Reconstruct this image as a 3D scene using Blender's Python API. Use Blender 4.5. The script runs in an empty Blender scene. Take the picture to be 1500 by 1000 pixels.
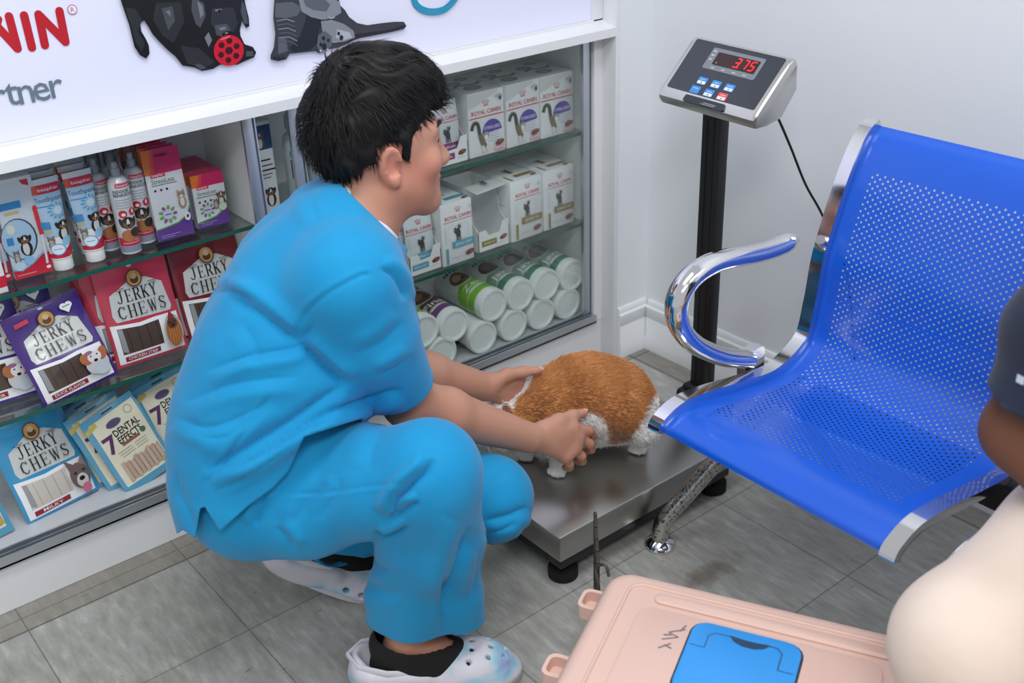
import bpy, bmesh, math, random
import numpy as np
from mathutils import Vector, Matrix, Euler
random.seed(7); rng = np.random.default_rng(7)
SC = bpy.context.scene
COL = SC.collection
PI = math.pi

# ---------------------------------------------------------------- camera
FPX, CAMH = 1611.2, 1.35
YAW, PITCH, ROLL = -0.66432781, -0.47933265, 0.03822089
def _rot():
    cy, sy = math.cos(YAW), math.sin(YAW); cp, sp = math.cos(PITCH), math.sin(PITCH); cr, sr = math.cos(ROLL), math.sin(ROLL)
    return (np.array([[cy, -sy, 0], [sy, cy, 0], [0, 0, 1]]) @ np.array([[1, 0, 0], [0, cp, -sp], [0, sp, cp]])
            @ np.array([[cr, 0, sr], [0, 1, 0], [-sr, 0, cr]]))
RM = _rot()
CAM = np.array([0, 0, CAMH])
def ray(x, y): return RM @ np.array([(x - 750) / FPX, 1, -(y - 500) / FPX])
def at(x, y, d): return CAM + ray(x, y) * d                 # point at forward distance d
def atx(x, y, X): r = ray(x, y); return CAM + r * (X / r[0])
def aty(x, y, Y): r = ray(x, y); return CAM + r * (Y / r[1])
def atz(x, y, z): r = ray(x, y); return CAM + r * ((z - CAMH) / r[2])
def V(*a): return np.array(a, float)
def nrm(v): v = np.asarray(v, float); return v / np.linalg.norm(v)

# ---------------------------------------------------------------- materials
def s2l(c): return tuple((x / 12.92 if x <= .04045 else ((x + .055) / 1.055) ** 2.4) for x in c)
def rgb(r, g, b): return s2l((r / 255, g / 255, b / 255)) + (1,)
_mc = {}
def mat(name, c, rough=.5, metal=0, coat=0, spec=.5, sheen=0, sub=0, emit=None, es=1):
    if name in _mc: return _mc[name]
    m = bpy.data.materials.new(name); m.use_nodes = True
    b = m.node_tree.nodes['Principled BSDF']
    b.inputs['Base Color'].default_value = rgb(*c)
    b.inputs['Roughness'].default_value = rough; b.inputs['Metallic'].default_value = metal
    b.inputs['Coat Weight'].default_value = coat; b.inputs['Coat Roughness'].default_value = .08
    b.inputs['Specular IOR Level'].default_value = spec
    b.inputs['Sheen Weight'].default_value = sheen
    if sub:
        b.inputs['Subsurface Weight'].default_value = sub; b.inputs['Subsurface Radius'].default_value = (.6, .25, .15); b.inputs['Subsurface Scale'].default_value = .012
    if emit:
        b.inputs['Emission Color'].default_value = rgb(*emit); b.inputs['Emission Strength'].default_value = es
    _mc[name] = m
    return m
def ink(r, g, b, rough=.36):
    k = 'ink_%d_%d_%d' % (r, g, b)
    if k in _mc: return _mc[k]
    m = mat(k, (r, g, b), rough, coat=.25); add_bump(m, 55, .22, 2, .0015); return m
def N(m, t, **kw):
    n = m.node_tree.nodes.new(t)
    for k, v in kw.items():
        if k in n.inputs: n.inputs[k].default_value = v
        else: setattr(n, k, v)
    return n
def LK(m, a, b): m.node_tree.links.new(a, b)
def bsdf(m): return m.node_tree.nodes['Principled BSDF']
def add_bump(m, scale, strength, detail=4, dist=.001, stretch=None):
    tc = N(m, 'ShaderNodeTexCoord'); mp = N(m, 'ShaderNodeMapping'); LK(m, tc.outputs['Object'], mp.inputs['Vector'])
    if stretch: mp.inputs['Scale'].default_value = stretch
    no = N(m, 'ShaderNodeTexNoise', Scale=scale, Detail=detail); LK(m, mp.outputs['Vector'], no.inputs['Vector'])
    bu = N(m, 'ShaderNodeBump', Strength=strength, Distance=dist); LK(m, no.outputs['Fac'], bu.inputs['Height'])
    LK(m, bu.outputs['Normal'], bsdf(m).inputs['Normal'])
    return no
def mix_noise(m, c1, c2, scale, lo=.35, hi=.65, detail=4, stretch=None, prev=None):
    tc = N(m, 'ShaderNodeTexCoord'); mp = N(m, 'ShaderNodeMapping'); LK(m, tc.outputs['Object'], mp.inputs['Vector'])
    if stretch: mp.inputs['Scale'].default_value = stretch
    no = N(m, 'ShaderNodeTexNoise', Scale=scale, Detail=detail); LK(m, mp.outputs['Vector'], no.inputs['Vector'])
    rp = N(m, 'ShaderNodeValToRGB'); rp.color_ramp.elements[0].position = lo; rp.color_ramp.elements[1].position = hi
    rp.color_ramp.elements[0].color = rgb(*c1); rp.color_ramp.elements[1].color = rgb(*c2)
    LK(m, no.outputs['Fac'], rp.inputs['Fac'])
    LK(m, rp.outputs['Color'], bsdf(m).inputs['Base Color'])
    return rp

# ---------------------------------------------------------------- mesh builder
class MB:
    def __init__(s): s.v = []; s.f = []; s.m = []; s.mats = []; s.n = 0
    def mi(s, m):
        if m not in s.mats: s.mats.append(m)
        return s.mats.index(m)
    def add(s, v, f, m):
        v = np.asarray(v, float).reshape(-1, 3); i = s.mi(m)
        s.f += [tuple(int(k) + s.n for k in q) for q in f]; s.m += [i] * len(f)
        s.v.append(v); s.n += len(v); return s
    def bm(s, b, m, M=None):
        if M is not None: b.transform(M)
        b.verts.index_update()
        s.add([v.co[:] for v in b.verts], [[v.index for v in f.verts] for f in b.faces], m); b.free(); return s
    def box(s, c, size, m, bev=0, rot=None, seg=2):
        b = bmesh.new(); bmesh.ops.create_cube(b, size=1)
        bmesh.ops.scale(b, vec=size, verts=b.verts)
        if bev: bmesh.ops.bevel(b, geom=list(b.edges), offset=bev, segments=seg, affect='EDGES', profile=.5)
        M = Matrix.Translation(Vector(c))
        if rot is not None: M = M @ (rot.to_4x4() if hasattr(rot, 'to_4x4') else Euler(rot).to_matrix().to_4x4())
        return s.bm(b, m, M)
    def span(s, lo, hi, m, bev=0):
        lo = np.array(lo, float); hi = np.array(hi, float); return s.box((lo + hi) / 2, hi - lo, m, bev)
    def tube(s, path, r, m, seg=12, flat=1, up=None, cap=True):
        P = [np.array(p, float) for p in path]; n = len(P); R = r if hasattr(r, '__len__') else [r] * n
        T = [nrm(P[min(i + 1, n - 1)] - P[max(i - 1, 0)]) for i in range(n)]
        u = np.array(up, float) if up is not None else (V(0, 0, 1) if abs(T[0][2]) < .9 else V(1, 0, 0))
        vs = []
        for i in range(n):
            u = nrm(u - T[i] * (u @ T[i])); w = np.cross(T[i], u)
            for k in range(seg):
                a = 2 * PI * k / seg; vs.append(P[i] + R[i] * (math.cos(a) * u + flat * math.sin(a) * w))
        fs = [(i * seg + k, i * seg + (k + 1) % seg, (i + 1) * seg + (k + 1) % seg, (i + 1) * seg + k) for i in range(n - 1) for k in range(seg)]
        if cap: fs += [tuple(reversed(range(seg))), tuple(range((n - 1) * seg, n * seg))]
        return s.add(vs, fs, m)
    def lathe(s, prof, m, M=None, seg=28, capb=True, capt=True):
        vs = []
        for r, z in prof:
            for k in range(seg): a = 2 * PI * k / seg; vs.append((r * math.cos(a), r * math.sin(a), z))
        n = len(prof)
        fs = [(i * seg + k, i * seg + (k + 1) % seg, (i + 1) * seg + (k + 1) % seg, (i + 1) * seg + k) for i in range(n - 1) for k in range(seg)]
        if capb: fs.append(tuple(reversed(range(seg))))
        if capt: fs.append(tuple(range((n - 1) * seg, n * seg)))
        vs = np.array(vs)
        if M is not None: vs = tf(M, vs)
        return s.add(vs, fs, m)
    def prism(s, poly, m, O, U, W, depth):           # 2-D polygon in the plane O + u*U + v*W, extruded along U x W
        O, U, W = map(lambda a: np.array(a, float), (O, U, W)); D = np.cross(U, W) * depth; n = len(poly)
        a = [O + p[0] * U + p[1] * W for p in poly]
        return s.add(a + [p + D for p in a], [tuple(reversed(range(n))), tuple(range(n, 2 * n))] + [(i, (i + 1) % n, n + (i + 1) % n, n + i) for i in range(n)], m)
    def extr(s, prof, m, axis, a0, a1, close=True):  # profile of (p, z) swept along axis 'x' or 'y'
        n = len(prof)
        f = (lambda p, t: (t, p[0], p[1])) if axis == 'x' else (lambda p, t: (p[0], t, p[1]))
        vs = [f(p, a0) for p in prof] + [f(p, a1) for p in prof]
        fs = [(i, (i + 1) % n, n + (i + 1) % n, n + i) for i in range(n if close else n - 1)]
        if close: fs += [tuple(reversed(range(n))), tuple(range(n, 2 * n))]
        return s.add(vs, fs, m)
    def build(s, name, parent=None, mat_=None, smooth=40, recalc=True):
        me = bpy.data.meshes.new(name)
        vs = np.vstack(s.v) if s.v else np.zeros((0, 3))
        if parent is not None: vs = tf(parent.matrix_basis.inverted() if parent.parent is None else Matrix(), vs) if parent.get('_w') else vs
        me.from_pydata(vs.tolist(), [], s.f)
        for m in s.mats: me.materials.append(m)
        me.polygons.foreach_set('material_index', s.m)
        if recalc:
            b = bmesh.new(); b.from_mesh(me); bmesh.ops.recalc_face_normals(b, faces=b.faces); b.to_mesh(me); b.free()
        if smooth:
            me.polygons.foreach_set('use_smooth', [True] * len(me.polygons)); me.set_sharp_from_angle(angle=math.radians(smooth))
        me.update()
        o = bpy.data.objects.new(name, me); COL.objects.link(o)
        if parent is not None: o.parent = parent
        return o
def tf(M, v):
    M = np.array(M); v = np.asarray(v, float); return v @ M[:3, :3].T + M[:3, 3]
def tag(o, label, cat, group=None, kind=None):
    if label: o['label'] = label
    if cat: o['category'] = cat
    if group: o['group'] = group
    if kind: o['kind'] = kind
    return o
def thing(name, label, cat, loc=(0, 0, 0), group=None):     # Empty at the base of a thing; its parts are built in world space
    o = bpy.data.objects.new(name, None); COL.objects.link(o); o.location = Vector(loc); o.empty_display_size = .05; o['_w'] = 1
    return tag(o, label, cat, group)
def struct(name, mb, **k): return tag(mb.build(name, **k), None, None, kind='structure')
def dup(o, parent=None):
    c = o.copy(); COL.objects.link(c)
    if parent: c.parent = parent
    for ch in o.children: dup(ch, c)
    return c
def smooth_path(pts, n=8):                            # Catmull-Rom
    P = [np.array(p, float) for p in pts]; P = [2 * P[0] - P[1]] + P + [2 * P[-1] - P[-2]]; out = []
    for i in range(1, len(P) - 2):
        for k in range(n):
            t = k / n; a, b, c, d = P[i - 1:i + 3]
            out.append(.5 * (2 * b + (c - a) * t + (2 * a - 5 * b + 4 * c - d) * t * t + (3 * b - a - 3 * c + d) * t ** 3))
    out.append(P[-2]); return out

# ---------------------------------------------------------------- lettering and print
_tc = {}
def text2d(s, bold=0):
    k = (s, bold)
    if k not in _tc:
        cu = bpy.data.curves.new('t', 'FONT'); cu.body = s; cu.size = 1; cu.resolution_u = 2; cu.offset = bold; cu.align_x = 'CENTER'
        ob = bpy.data.objects.new('t', cu); COL.objects.link(ob); dg = bpy.context.evaluated_depsgraph_get(); dg.update()
        me = ob.evaluated_get(dg).to_mesh()
        v = np.array([x.co[:2] for x in me.vertices]); f = [tuple(p.vertices) for p in me.polygons]
        ob.evaluated_get(dg).to_mesh_clear(); bpy.data.objects.remove(ob); bpy.data.curves.remove(cu)
        v[:, 1] -= .35; _tc[k] = (v, f)
    return _tc[k]
class Print:
    def __init__(s): s.it = []
    def raw(s, v, f, m): s.it.append((np.asarray(v, float), f, m)); return s
    def rect(s, u0, v0, u1, v1, m): return s.raw([(u0, v0), (u1, v0), (u1, v1), (u0, v1)], [(0, 1, 2, 3)], m)
    def poly(s, p, m): return s.raw(p, [tuple(range(len(p)))], m)
    def ell(s, u, v, a, b, m, rot=0, n=20):
        c, q = math.cos(rot), math.sin(rot)
        return s.poly([(u + a * math.cos(t) * c - b * math.sin(t) * q, v + a * math.cos(t) * q + b * math.sin(t) * c) for t in [2 * PI * k / n for k in range(n)]], m)
    def text(s, t, u, v, size, m, wx=1, bold=.0, rot=0, width=None):
        tv, f = text2d(t, bold); tv = tv.copy()
        if width: wx = width / ((tv[:, 0].max() - tv[:, 0].min()) * size)
        tv[:, 0] -= (tv[:, 0].max() + tv[:, 0].min()) / 2
        x = tv[:, 0] * size * wx; y = tv[:, 1] * size; c, q = math.cos(rot), math.sin(rot)
        return s.raw(np.stack([u + x * c - y * q, v + x * q + y * c], 1), f, m)
    def line(s, pts, w, m):
        for (a, b) in zip(pts[:-1], pts[1:]):
            a = np.array(a, float); b = np.array(b, float); t = b - a; L = np.hypot(*t)
            if L < 1e-9: continue
            n = np.array([-t[1], t[0]]) / L * w / 2
            s.raw([a - n, b - n, b + n, a + n], [(0, 1, 2, 3)], m)
        return s
    def commit(s, mb, surf, step=None, eps=.00018, base=1):
        for k, (v, f, m) in enumerate(s.it):
            if step:
                b = bmesh.new(); bv = [b.verts.new((p[0], p[1], 0)) for p in v]
                for q in f:
                    try: b.faces.new([bv[i] for i in q])
                    except ValueError: pass
                lo = v.min(0); hi = v.max(0)
                for ax in (0, 1):
                    t = math.floor(lo[ax] / step + 1) * step
                    while t < hi[ax]:
                        co = [0, 0, 0]; co[ax] = t; no = [0, 0, 0]; no[ax] = 1
                        bmesh.ops.bisect_plane(b, geom=list(b.verts) + list(b.edges) + list(b.faces), plane_co=co, plane_no=no); t += step
                bmesh.ops.triangulate(b, faces=[q for q in b.faces if len(q.verts) > 4])
                b.verts.index_update(); vv = np.array([q.co[:2] for q in b.verts]); ff = [tuple(q.index for q in p.verts) for p in b.faces]; b.free()
            else: vv, ff = v, f
            if len(vv): mb.add(surf(vv[:, 0], vv[:, 1], eps * (k * .35 + base)), ff, m)
        return mb

# ---------------------------------------------------------------- implicit surfaces (smooth unions -> one continuous skin)
class SDF:
    def __init__(s, lo, hi, h, cap=.05):
        s.lo = np.array(lo, float); s.h = h; s.cap = cap
        s.n = np.ceil((np.array(hi) - s.lo) / h).astype(int) + 1
        s.D = np.full(s.n, cap, np.float32)
    def _sub(s, lo, hi):
        a = np.maximum(np.floor((lo - s.lo) / s.h).astype(int), 0); b = np.minimum(np.ceil((hi - s.lo) / s.h).astype(int) + 1, s.n)
        if np.any(b <= a): return None
        sl = tuple(slice(i, j) for i, j in zip(a, b))
        X, Y, Z = np.meshgrid(*[(s.lo[i] + s.h * np.arange(a[i], b[i])).astype(np.float32) for i in range(3)], indexing='ij')
        return sl, X, Y, Z
    def _put(s, sl, d, k, op):
        A = s.D[sl]
        if op == 'add':
            h = np.maximum(k - np.abs(A - d), 0) / k if k > 0 else 0; s.D[sl] = np.minimum(A, d) - h * h * k * .25
        else:
            d = -d; h = np.maximum(k - np.abs(A - d), 0) / k if k > 0 else 0; s.D[sl] = np.maximum(A, d) + h * h * k * .25
    def cone(s, a, b, ra, rb, k=.02, op='add'):
        a = np.array(a, float); b = np.array(b, float); R = max(ra, rb) + s.cap * 1.0 + k
        q = s._sub(np.minimum(a, b) - R, np.maximum(a, b) + R)
        if q is None: return s
        sl, X, Y, Z = q; d = b - a; L = max(d @ d, 1e-12)
        t = np.clip(((X - a[0]) * d[0] + (Y - a[1]) * d[1] + (Z - a[2]) * d[2]) / L, 0, 1)
        D = np.sqrt((X - a[0] - t * d[0]) ** 2 + (Y - a[1] - t * d[1]) ** 2 + (Z - a[2] - t * d[2]) ** 2) - (ra + (rb - ra) * t)
        s._put(sl, D, k, op); return s
    def chain(s, pts, rs, k=.02):
        for i in range(len(pts) - 1): s.cone(pts[i], pts[i + 1], rs[i], rs[i + 1], k)
        return s
    def ell(s, c, r, R=None, k=.02, op='add'):         # R: 3x3, columns are the ellipsoid's axes
        c = np.array(c, float); r = np.array(r, float); e = r.max() + s.cap + k
        q = s._sub(c - e, c + e)
        if q is None: return s
        sl, X, Y, Z = q; P = [X - c[0], Y - c[1], Z - c[2]]
        if R is not None:
            R = np.array(R); P = [P[0] * R[0, i] + P[1] * R[1, i] + P[2] * R[2, i] for i in range(3)]
        k0 = np.sqrt((P[0] / r[0]) ** 2 + (P[1] / r[1]) ** 2 + (P[2] / r[2]) ** 2) + 1e-6
        k1 = np.sqrt((P[0] / r[0] ** 2) ** 2 + (P[1] / r[1] ** 2) ** 2 + (P[2] / r[2] ** 2) ** 2) + 1e-6
        D = k0 * (k0 - 1) / k1
        s._put(sl, np.maximum(D, -r.min()), k, op); return s
    def mesh(s, smooth=2):
        D = s.D; ins = D < 0; n = np.array(D.shape)
        c = np.zeros(n - 1, np.int8)
        for i in (0, 1):
            for j in (0, 1):
                for k in (0, 1): c += ins[i:n[0] - 1 + i, j:n[1] - 1 + j, k:n[2] - 1 + k]
        act = np.argwhere((c > 0) & (c < 8)); idx = np.full(n - 1, -1, np.int32); idx[tuple(act.T)] = np.arange(len(act))
        acc = np.zeros((len(act), 3)); cnt = np.zeros(len(act))
        for ax in range(3):
            o = [i for i in range(3) if i != ax]
            for i in (0, 1):
                for j in (0, 1):
                    p = act.copy(); p[:, o[0]] += i; p[:, o[1]] += j; q = p.copy(); q[:, ax] += 1
                    a = D[tuple(p.T)].astype(float); b = D[tuple(q.T)].astype(float); m = (a < 0) != (b < 0)
                    t = np.where(m, a / np.where(m, a - b, 1), 0); pt = p.astype(float); pt[:, ax] += t
                    acc[m] += pt[m]; cnt[m] += 1
        v = s.lo + s.h * acc / cnt[:, None]; F = []
        for ax in range(3):
            o = [(ax + 1) % 3, (ax + 2) % 3]
            A = [slice(None)] * 3; B = [slice(None)] * 3; A[ax] = slice(0, -1); B[ax] = slice(1, None)
            e = np.argwhere(ins[tuple(A)] != ins[tuple(B)])
            e = e[(e[:, o[0]] > 0) & (e[:, o[1]] > 0) & (e[:, o[0]] < n[o[0]] - 1) & (e[:, o[1]] < n[o[1]] - 1)]
            q = []
            for (i, j) in ((-1, -1), (0, -1), (0, 0), (-1, 0)):
                p = e.copy(); p[:, o[0]] += i; p[:, o[1]] += j; q.append(idx[tuple(p.T)])
            q = np.stack(q, 1); fl = ins[tuple(e.T)]
            q[~fl] = q[~fl][:, ::-1]; F.append(q)
        F = np.vstack(F); F = F[(F >= 0).all(1)]
        return relax(v, F, smooth), F
def relax(v, F, it=2, w=.5):
    for _ in range(it):
        s = np.zeros_like(v); c = np.zeros(len(v))
        for i in range(4):
            a, b = F[:, i], F[:, (i + 1) % 4]
            for x in range(3): s[:, x] += np.bincount(a, v[b, x], len(v)) + np.bincount(b, v[a, x], len(v))
            c += np.bincount(a, minlength=len(v)) + np.bincount(b, minlength=len(v))
        v = v + w * (s / np.maximum(c, 1)[:, None] - v)
    return v
def vnormals(v, F):
    fn = np.cross(v[F[:, 2]] - v[F[:, 0]], v[F[:, 3]] - v[F[:, 1]]); n = np.zeros_like(v)
    for i in range(4):
        for x in range(3): n[:, x] += np.bincount(F[:, i], fn[:, x], len(v))
    return n / (np.linalg.norm(n, axis=1)[:, None] + 1e-12)
def trim(v, F, p, n, region=None):                    # cut the sheet open along a plane; n points to the side thrown away
    n = nrm(n); g = (v - np.array(p)) @ n; r = np.ones(len(v), bool) if region is None else region(v)
    bad = (g > 0) & r; F = F[~bad[F].all(1)]
    used = np.zeros(len(v), bool); used[F.ravel()] = True; mv = bad & used
    v = v.copy(); v[mv] -= np.clip(g[mv], 0, .02)[:, None] * n
    return v, F
def compact(v, F):
    u = np.unique(F); m = np.full(len(v), -1); m[u] = np.arange(len(u)); return v[u], m[F]
def fnoise(p, sc, seed=0):                            # cheap smooth noise from summed sines
    r = np.random.default_rng(seed); o = np.zeros(len(p))
    for k in range(7):
        d = r.normal(size=3); d /= np.linalg.norm(d); o += np.sin(p @ d * sc * (.6 + .25 * k) + r.uniform(0, 6.28)) / (1 + .3 * k)
    return o / 3
def sdf_obj(name, v, F, m, parent=None, solid=0, colors=None, off=1):
    v, F = compact(v, F) if colors is None else (v, F)
    me = bpy.data.meshes.new(name)
    if parent is not None and parent.get('_w'): v = v - np.array(parent.location)
    me.vertices.add(len(v)); me.vertices.foreach_set('co', v.astype(np.float32).ravel())
    me.loops.add(len(F) * 4); me.loops.foreach_set('vertex_index', F.astype(np.int32).ravel())
    me.polygons.add(len(F)); me.polygons.foreach_set('loop_start', np.arange(0, len(F) * 4, 4, dtype=np.int32))
    me.polygons.foreach_set('use_smooth', np.ones(len(F), bool))
    me.update(calc_edges=True); me.validate()
    for mm in (m if isinstance(m, (list, tuple)) else [m]): me.materials.append(mm)
    if colors is not None:
        a = me.color_attributes.new('tint', 'FLOAT_COLOR', 'POINT'); a.data.foreach_set('color', np.hstack([colors, np.ones((len(v), 1))]).astype(np.float32).ravel())
    o = bpy.data.objects.new(name, me); COL.objects.link(o)
    if parent is not None: o.parent = parent
    if solid:
        md = o.modifiers.new('cloth', 'SOLIDIFY'); md.thickness = solid; md.offset = -1
    return o
# ---------------------------------------------------------------- setting
M_wall = mat('wall_paint', (234, 237, 241), .45)
add_bump(M_wall, 40, .05, dist=.002)
M_white = mat('white_laminate', (232, 233, 235), .3); add_bump(M_white, 9, .04, dist=.002)
M_base = mat('baseboard_paint', (236, 238, 240), .35)
YW, YB, XC = 1.795, 1.838, 1.846         # back wall, cabinet recess, right wall

def floor_material():
    m = mat('vinyl_tile_floor', (150, 150, 145), .42, spec=.4)
    g = N(m, 'ShaderNodeNewGeometry'); b = bsdf(m)
    sep = N(m, 'ShaderNodeSeparateXYZ'); LK(m, g.outputs['Position'], sep.inputs[0])
    def mth(op, a, bb=None, c=None):
        n = N(m, 'ShaderNodeMath', operation=op)
        for i, x in enumerate((a, bb, c)):
            if x is None: continue
            if isinstance(x, (int, float)): n.inputs[i].default_value = x
            else: LK(m, x, n.inputs[i])
        return n.outputs[0]
    T = .305
    tx = mth('MULTIPLY', mth('SUBTRACT', sep.outputs['X'], .5502), 1 / T); ty = mth('MULTIPLY', mth('SUBTRACT', sep.outputs['Y'], 1.1925), 1 / T)
    def edge(t): f = mth('FRACT', mth('ADD', t, 50)); return mth('MINIMUM', f, mth('SUBTRACT', 1, f))
    e = mth('MINIMUM', edge(tx), edge(ty))
    seam = mth('LESS_THAN', e, .0042)
    cell = N(m, 'ShaderNodeCombineXYZ'); LK(m, mth('FLOOR', mth('ADD', tx, 50)), cell.inputs[0]); LK(m, mth('FLOOR', mth('ADD', ty, 50)), cell.inputs[1])
    wn = N(m, 'ShaderNodeTexWhiteNoise'); LK(m, cell.outputs[0], wn.inputs['Vector'])
    # pale streaks that run across the tile
    mp = N(m, 'ShaderNodeMapping'); LK(m, g.outputs['Position'], mp.inputs['Vector']); mp.inputs['Rotation'].default_value = (0, 0, -.12); mp.inputs['Scale'].default_value = (62, 15, 1)
    n1 = N(m, 'ShaderNodeTexNoise', Scale=1.0, Detail=5, Roughness=.65); LK(m, mp.outputs[0], n1.inputs['Vector'])
    r1 = N(m, 'ShaderNodeValToRGB'); LK(m, n1.outputs['Fac'], r1.inputs['Fac'])
    cr = r1.color_ramp; cr.elements[0].position = .3; cr.elements[0].color = rgb(150, 150, 144); cr.elements[1].position = .78; cr.elements[1].color = rgb(200, 200, 194)
    x = cr.elements.new(.55); x.color = rgb(170, 170, 164)
    # broad dirt
    n2 = N(m, 'ShaderNodeTexNoise', Scale=3.2, Detail=6, Roughness=.6); LK(m, g.outputs['Position'], n2.inputs['Vector'])
    r2 = N(m, 'ShaderNodeValToRGB'); LK(m, n2.outputs['Fac'], r2.inputs['Fac']); r2.color_ramp.elements[0].position = .32; r2.color_ramp.elements[0].color = (.74, .73, .70, 1); r2.color_ramp.elements[1].position = .62; r2.color_ramp.elements[1].color = (1, 1, 1, 1)
    mu = N(m, 'ShaderNodeMix', data_type='RGBA', blend_type='MULTIPLY'); mu.inputs[0].default_value = 1; LK(m, r1.outputs[0], mu.inputs[6]); LK(m, r2.outputs[0], mu.inputs[7])
    hv = N(m, 'ShaderNodeHueSaturation'); LK(m, mu.outputs[2], hv.inputs['Color']); LK(m, mth('ADD', .94, mth('MULTIPLY', wn.outputs['Value'], .12)), hv.inputs['Value'])
    # scuffs
    mp3 = N(m, 'ShaderNodeMapping'); LK(m, g.outputs['Position'], mp3.inputs['Vector']); mp3.inputs['Rotation'].default_value = (0, 0, -.5); mp3.inputs['Scale'].default_value = (9, 60, 1)
    n3 = N(m, 'ShaderNodeTexNoise', Scale=1.7, Detail=2); LK(m, mp3.outputs[0], n3.inputs['Vector'])
    sc = mth('MULTIPLY', mth('GREATER_THAN', n3.outputs['Fac'], .735), .6)
    m3 = N(m, 'ShaderNodeMix', data_type='RGBA'); LK(m, sc, m3.inputs[0]); LK(m, hv.outputs[0], m3.inputs[6]); m3.inputs[7].default_value = rgb(70, 68, 64)
    # brown spill beside the bench foot
    P0 = atz(1040, 838, 0)
    vm = N(m, 'ShaderNodeVectorMath', operation='DISTANCE'); n4 = N(m, 'ShaderNodeTexNoise', Scale=26, Detail=4); LK(m, g.outputs['Position'], n4.inputs['Vector'])
    mp4 = N(m, 'ShaderNodeMapping'); LK(m, g.outputs['Position'], mp4.inputs['Vector']); mp4.inputs['Location'].default_value = (-P0[0], -P0[1], 0)
    mp5 = N(m, 'ShaderNodeMapping'); LK(m, mp4.outputs[0], mp5.inputs['Vector']); mp5.inputs['Rotation'].default_value = (0, 0, .95); mp5.inputs['Scale'].default_value = (.55, 1.5, 1)
    LK(m, mp5.outputs[0], vm.inputs[0]); vm.inputs[1].default_value = (0, 0, 0)
    dd = mth('ADD', vm.outputs['Value'], mth('MULTIPLY', mth('SUBTRACT', n4.outputs['Fac'], .5), .09))
    rr = N(m, 'ShaderNodeMapRange'); LK(m, dd, rr.inputs['Value']); rr.inputs['From Min'].default_value = .012; rr.inputs['From Max'].default_value = .05; rr.inputs['To Min'].default_value = .6; rr.inputs['To Max'].default_value = 0
    m4 = N(m, 'ShaderNodeMix', data_type='RGBA'); LK(m, rr.outputs[0], m4.inputs[0]); LK(m, m3.outputs[2], m4.inputs[6]); m4.inputs[7].default_value = rgb(96, 74, 52)
    # worn strips of skirting tile along the walls
    strip = mth('MAXIMUM', mth('GREATER_THAN', sep.outputs['Y'], 1.762), mth('GREATER_THAN', sep.outputs['X'], 1.775))
    st = N(m, 'ShaderNodeMix', data_type='RGBA'); LK(m, mth('MULTIPLY', strip, .45), st.inputs[0]); LK(m, m4.outputs[2], st.inputs[6]); st.inputs[7].default_value = rgb(118, 108, 92)
    line = mth('LESS_THAN', mth('MINIMUM', mth('ABSOLUTE', mth('SUBTRACT', sep.outputs['Y'], 1.762)), mth('ABSOLUTE', mth('SUBTRACT', sep.outputs['X'], 1.775))), .0022)
    al = mth('MAXIMUM', mth('MULTIPLY', seam, .55), mth('MULTIPLY', line, .75))
    m5 = N(m, 'ShaderNodeMix', data_type='RGBA'); LK(m, al, m5.inputs[0]); LK(m, st.outputs[2], m5.inputs[6]); m5.inputs[7].default_value = rgb(72, 68, 62)
    LK(m, m5.outputs[2], b.inputs['Base Color'])
    r5 = N(m, 'ShaderNodeMapRange'); LK(m, n2.outputs['Fac'], r5.inputs['Value']); r5.inputs['To Min'].default_value = .5; r5.inputs['To Max'].default_value = .3; LK(m, r5.outputs[0], b.inputs['Roughness'])
    return m
fl = MB(); fl.span((-1.6, -2.2, -.05), (XC + .1, 2.2, 0), floor_material())
struct('floor', fl)
wb = MB(); wb.span((1.742, YW, 0), (XC + .1, YW + .1, 2.7), M_wall); wb.span((-1.6, 2.09, 0), (1.742, 2.2, 2.7), M_wall); struct('wall_back', wb)
wr = MB(); wr.span((XC, -2.2, 0), (XC + .1, YW, 2.7), M_wall); struct('wall_right', wr)
prof = [(0, 0), (.014, 0), (.015, .034), (.012, .040), (.012, .086), (.0105, .088), (.0105, .091), (.012, .093), (.013, .120), (.008, .124), (.008, .132), (.004, .138), (0, .138)]
bb = MB(); bb.extr([(YW - a, z) for a, z in prof], M_base, 'x', 1.7455, XC - .002); struct('baseboard_back', bb)
bb = MB(); bb.extr([(XC - a, z) for a, z in prof], M_base, 'y', -2.2, YW - .0152); struct('baseboard_right', bb)

# ---------------------------------------------------------------- display cabinet
M_in = mat('cabinet_interior', (222, 225, 224), .45); M_alu = mat('aluminium_profile', (200, 205, 212), .32, .85)
M_alud = mat('aluminium_dark_gasket', (96, 104, 112), .4, .5)  # dark gasket strips of the track and the door stiles
def glass_mat(name, tint, refl=1.0, alpha=.06):
    m = bpy.data.materials.new(name); m.use_nodes = True; nt = m.node_tree; nt.nodes.clear()
    o = N(m, 'ShaderNodeOutputMaterial'); tr = N(m, 'ShaderNodeBsdfTransparent'); tr.inputs[0].default_value = rgb(*tint)
    gl = N(m, 'ShaderNodeBsdfGlossy'); gl.inputs['Roughness'].default_value = .02
    fr = N(m, 'ShaderNodeFresnel', IOR=1.45); mx = N(m, 'ShaderNodeMixShader')
    mm = N(m, 'ShaderNodeMath', operation='MULTIPLY'); mm.inputs[1].default_value = refl; LK(m, fr.outputs[0], mm.inputs[0])
    LK(m, mm.outputs[0], mx.inputs[0]); LK(m, tr.outputs[0], mx.inputs[1]); LK(m, gl.outputs[0], mx.inputs[2]); LK(m, mx.outputs[0], o.inputs[0]); return m
M_pane = glass_mat('clear_pane_glass', (253, 255, 254), .22)
M_shelf = glass_mat('shelf_glass', (248, 252, 250), .5)
M_edge = mat('green_glass_edge', (34, 92, 78), .15)
S1, S2, S0 = .587, .358, .112
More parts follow.
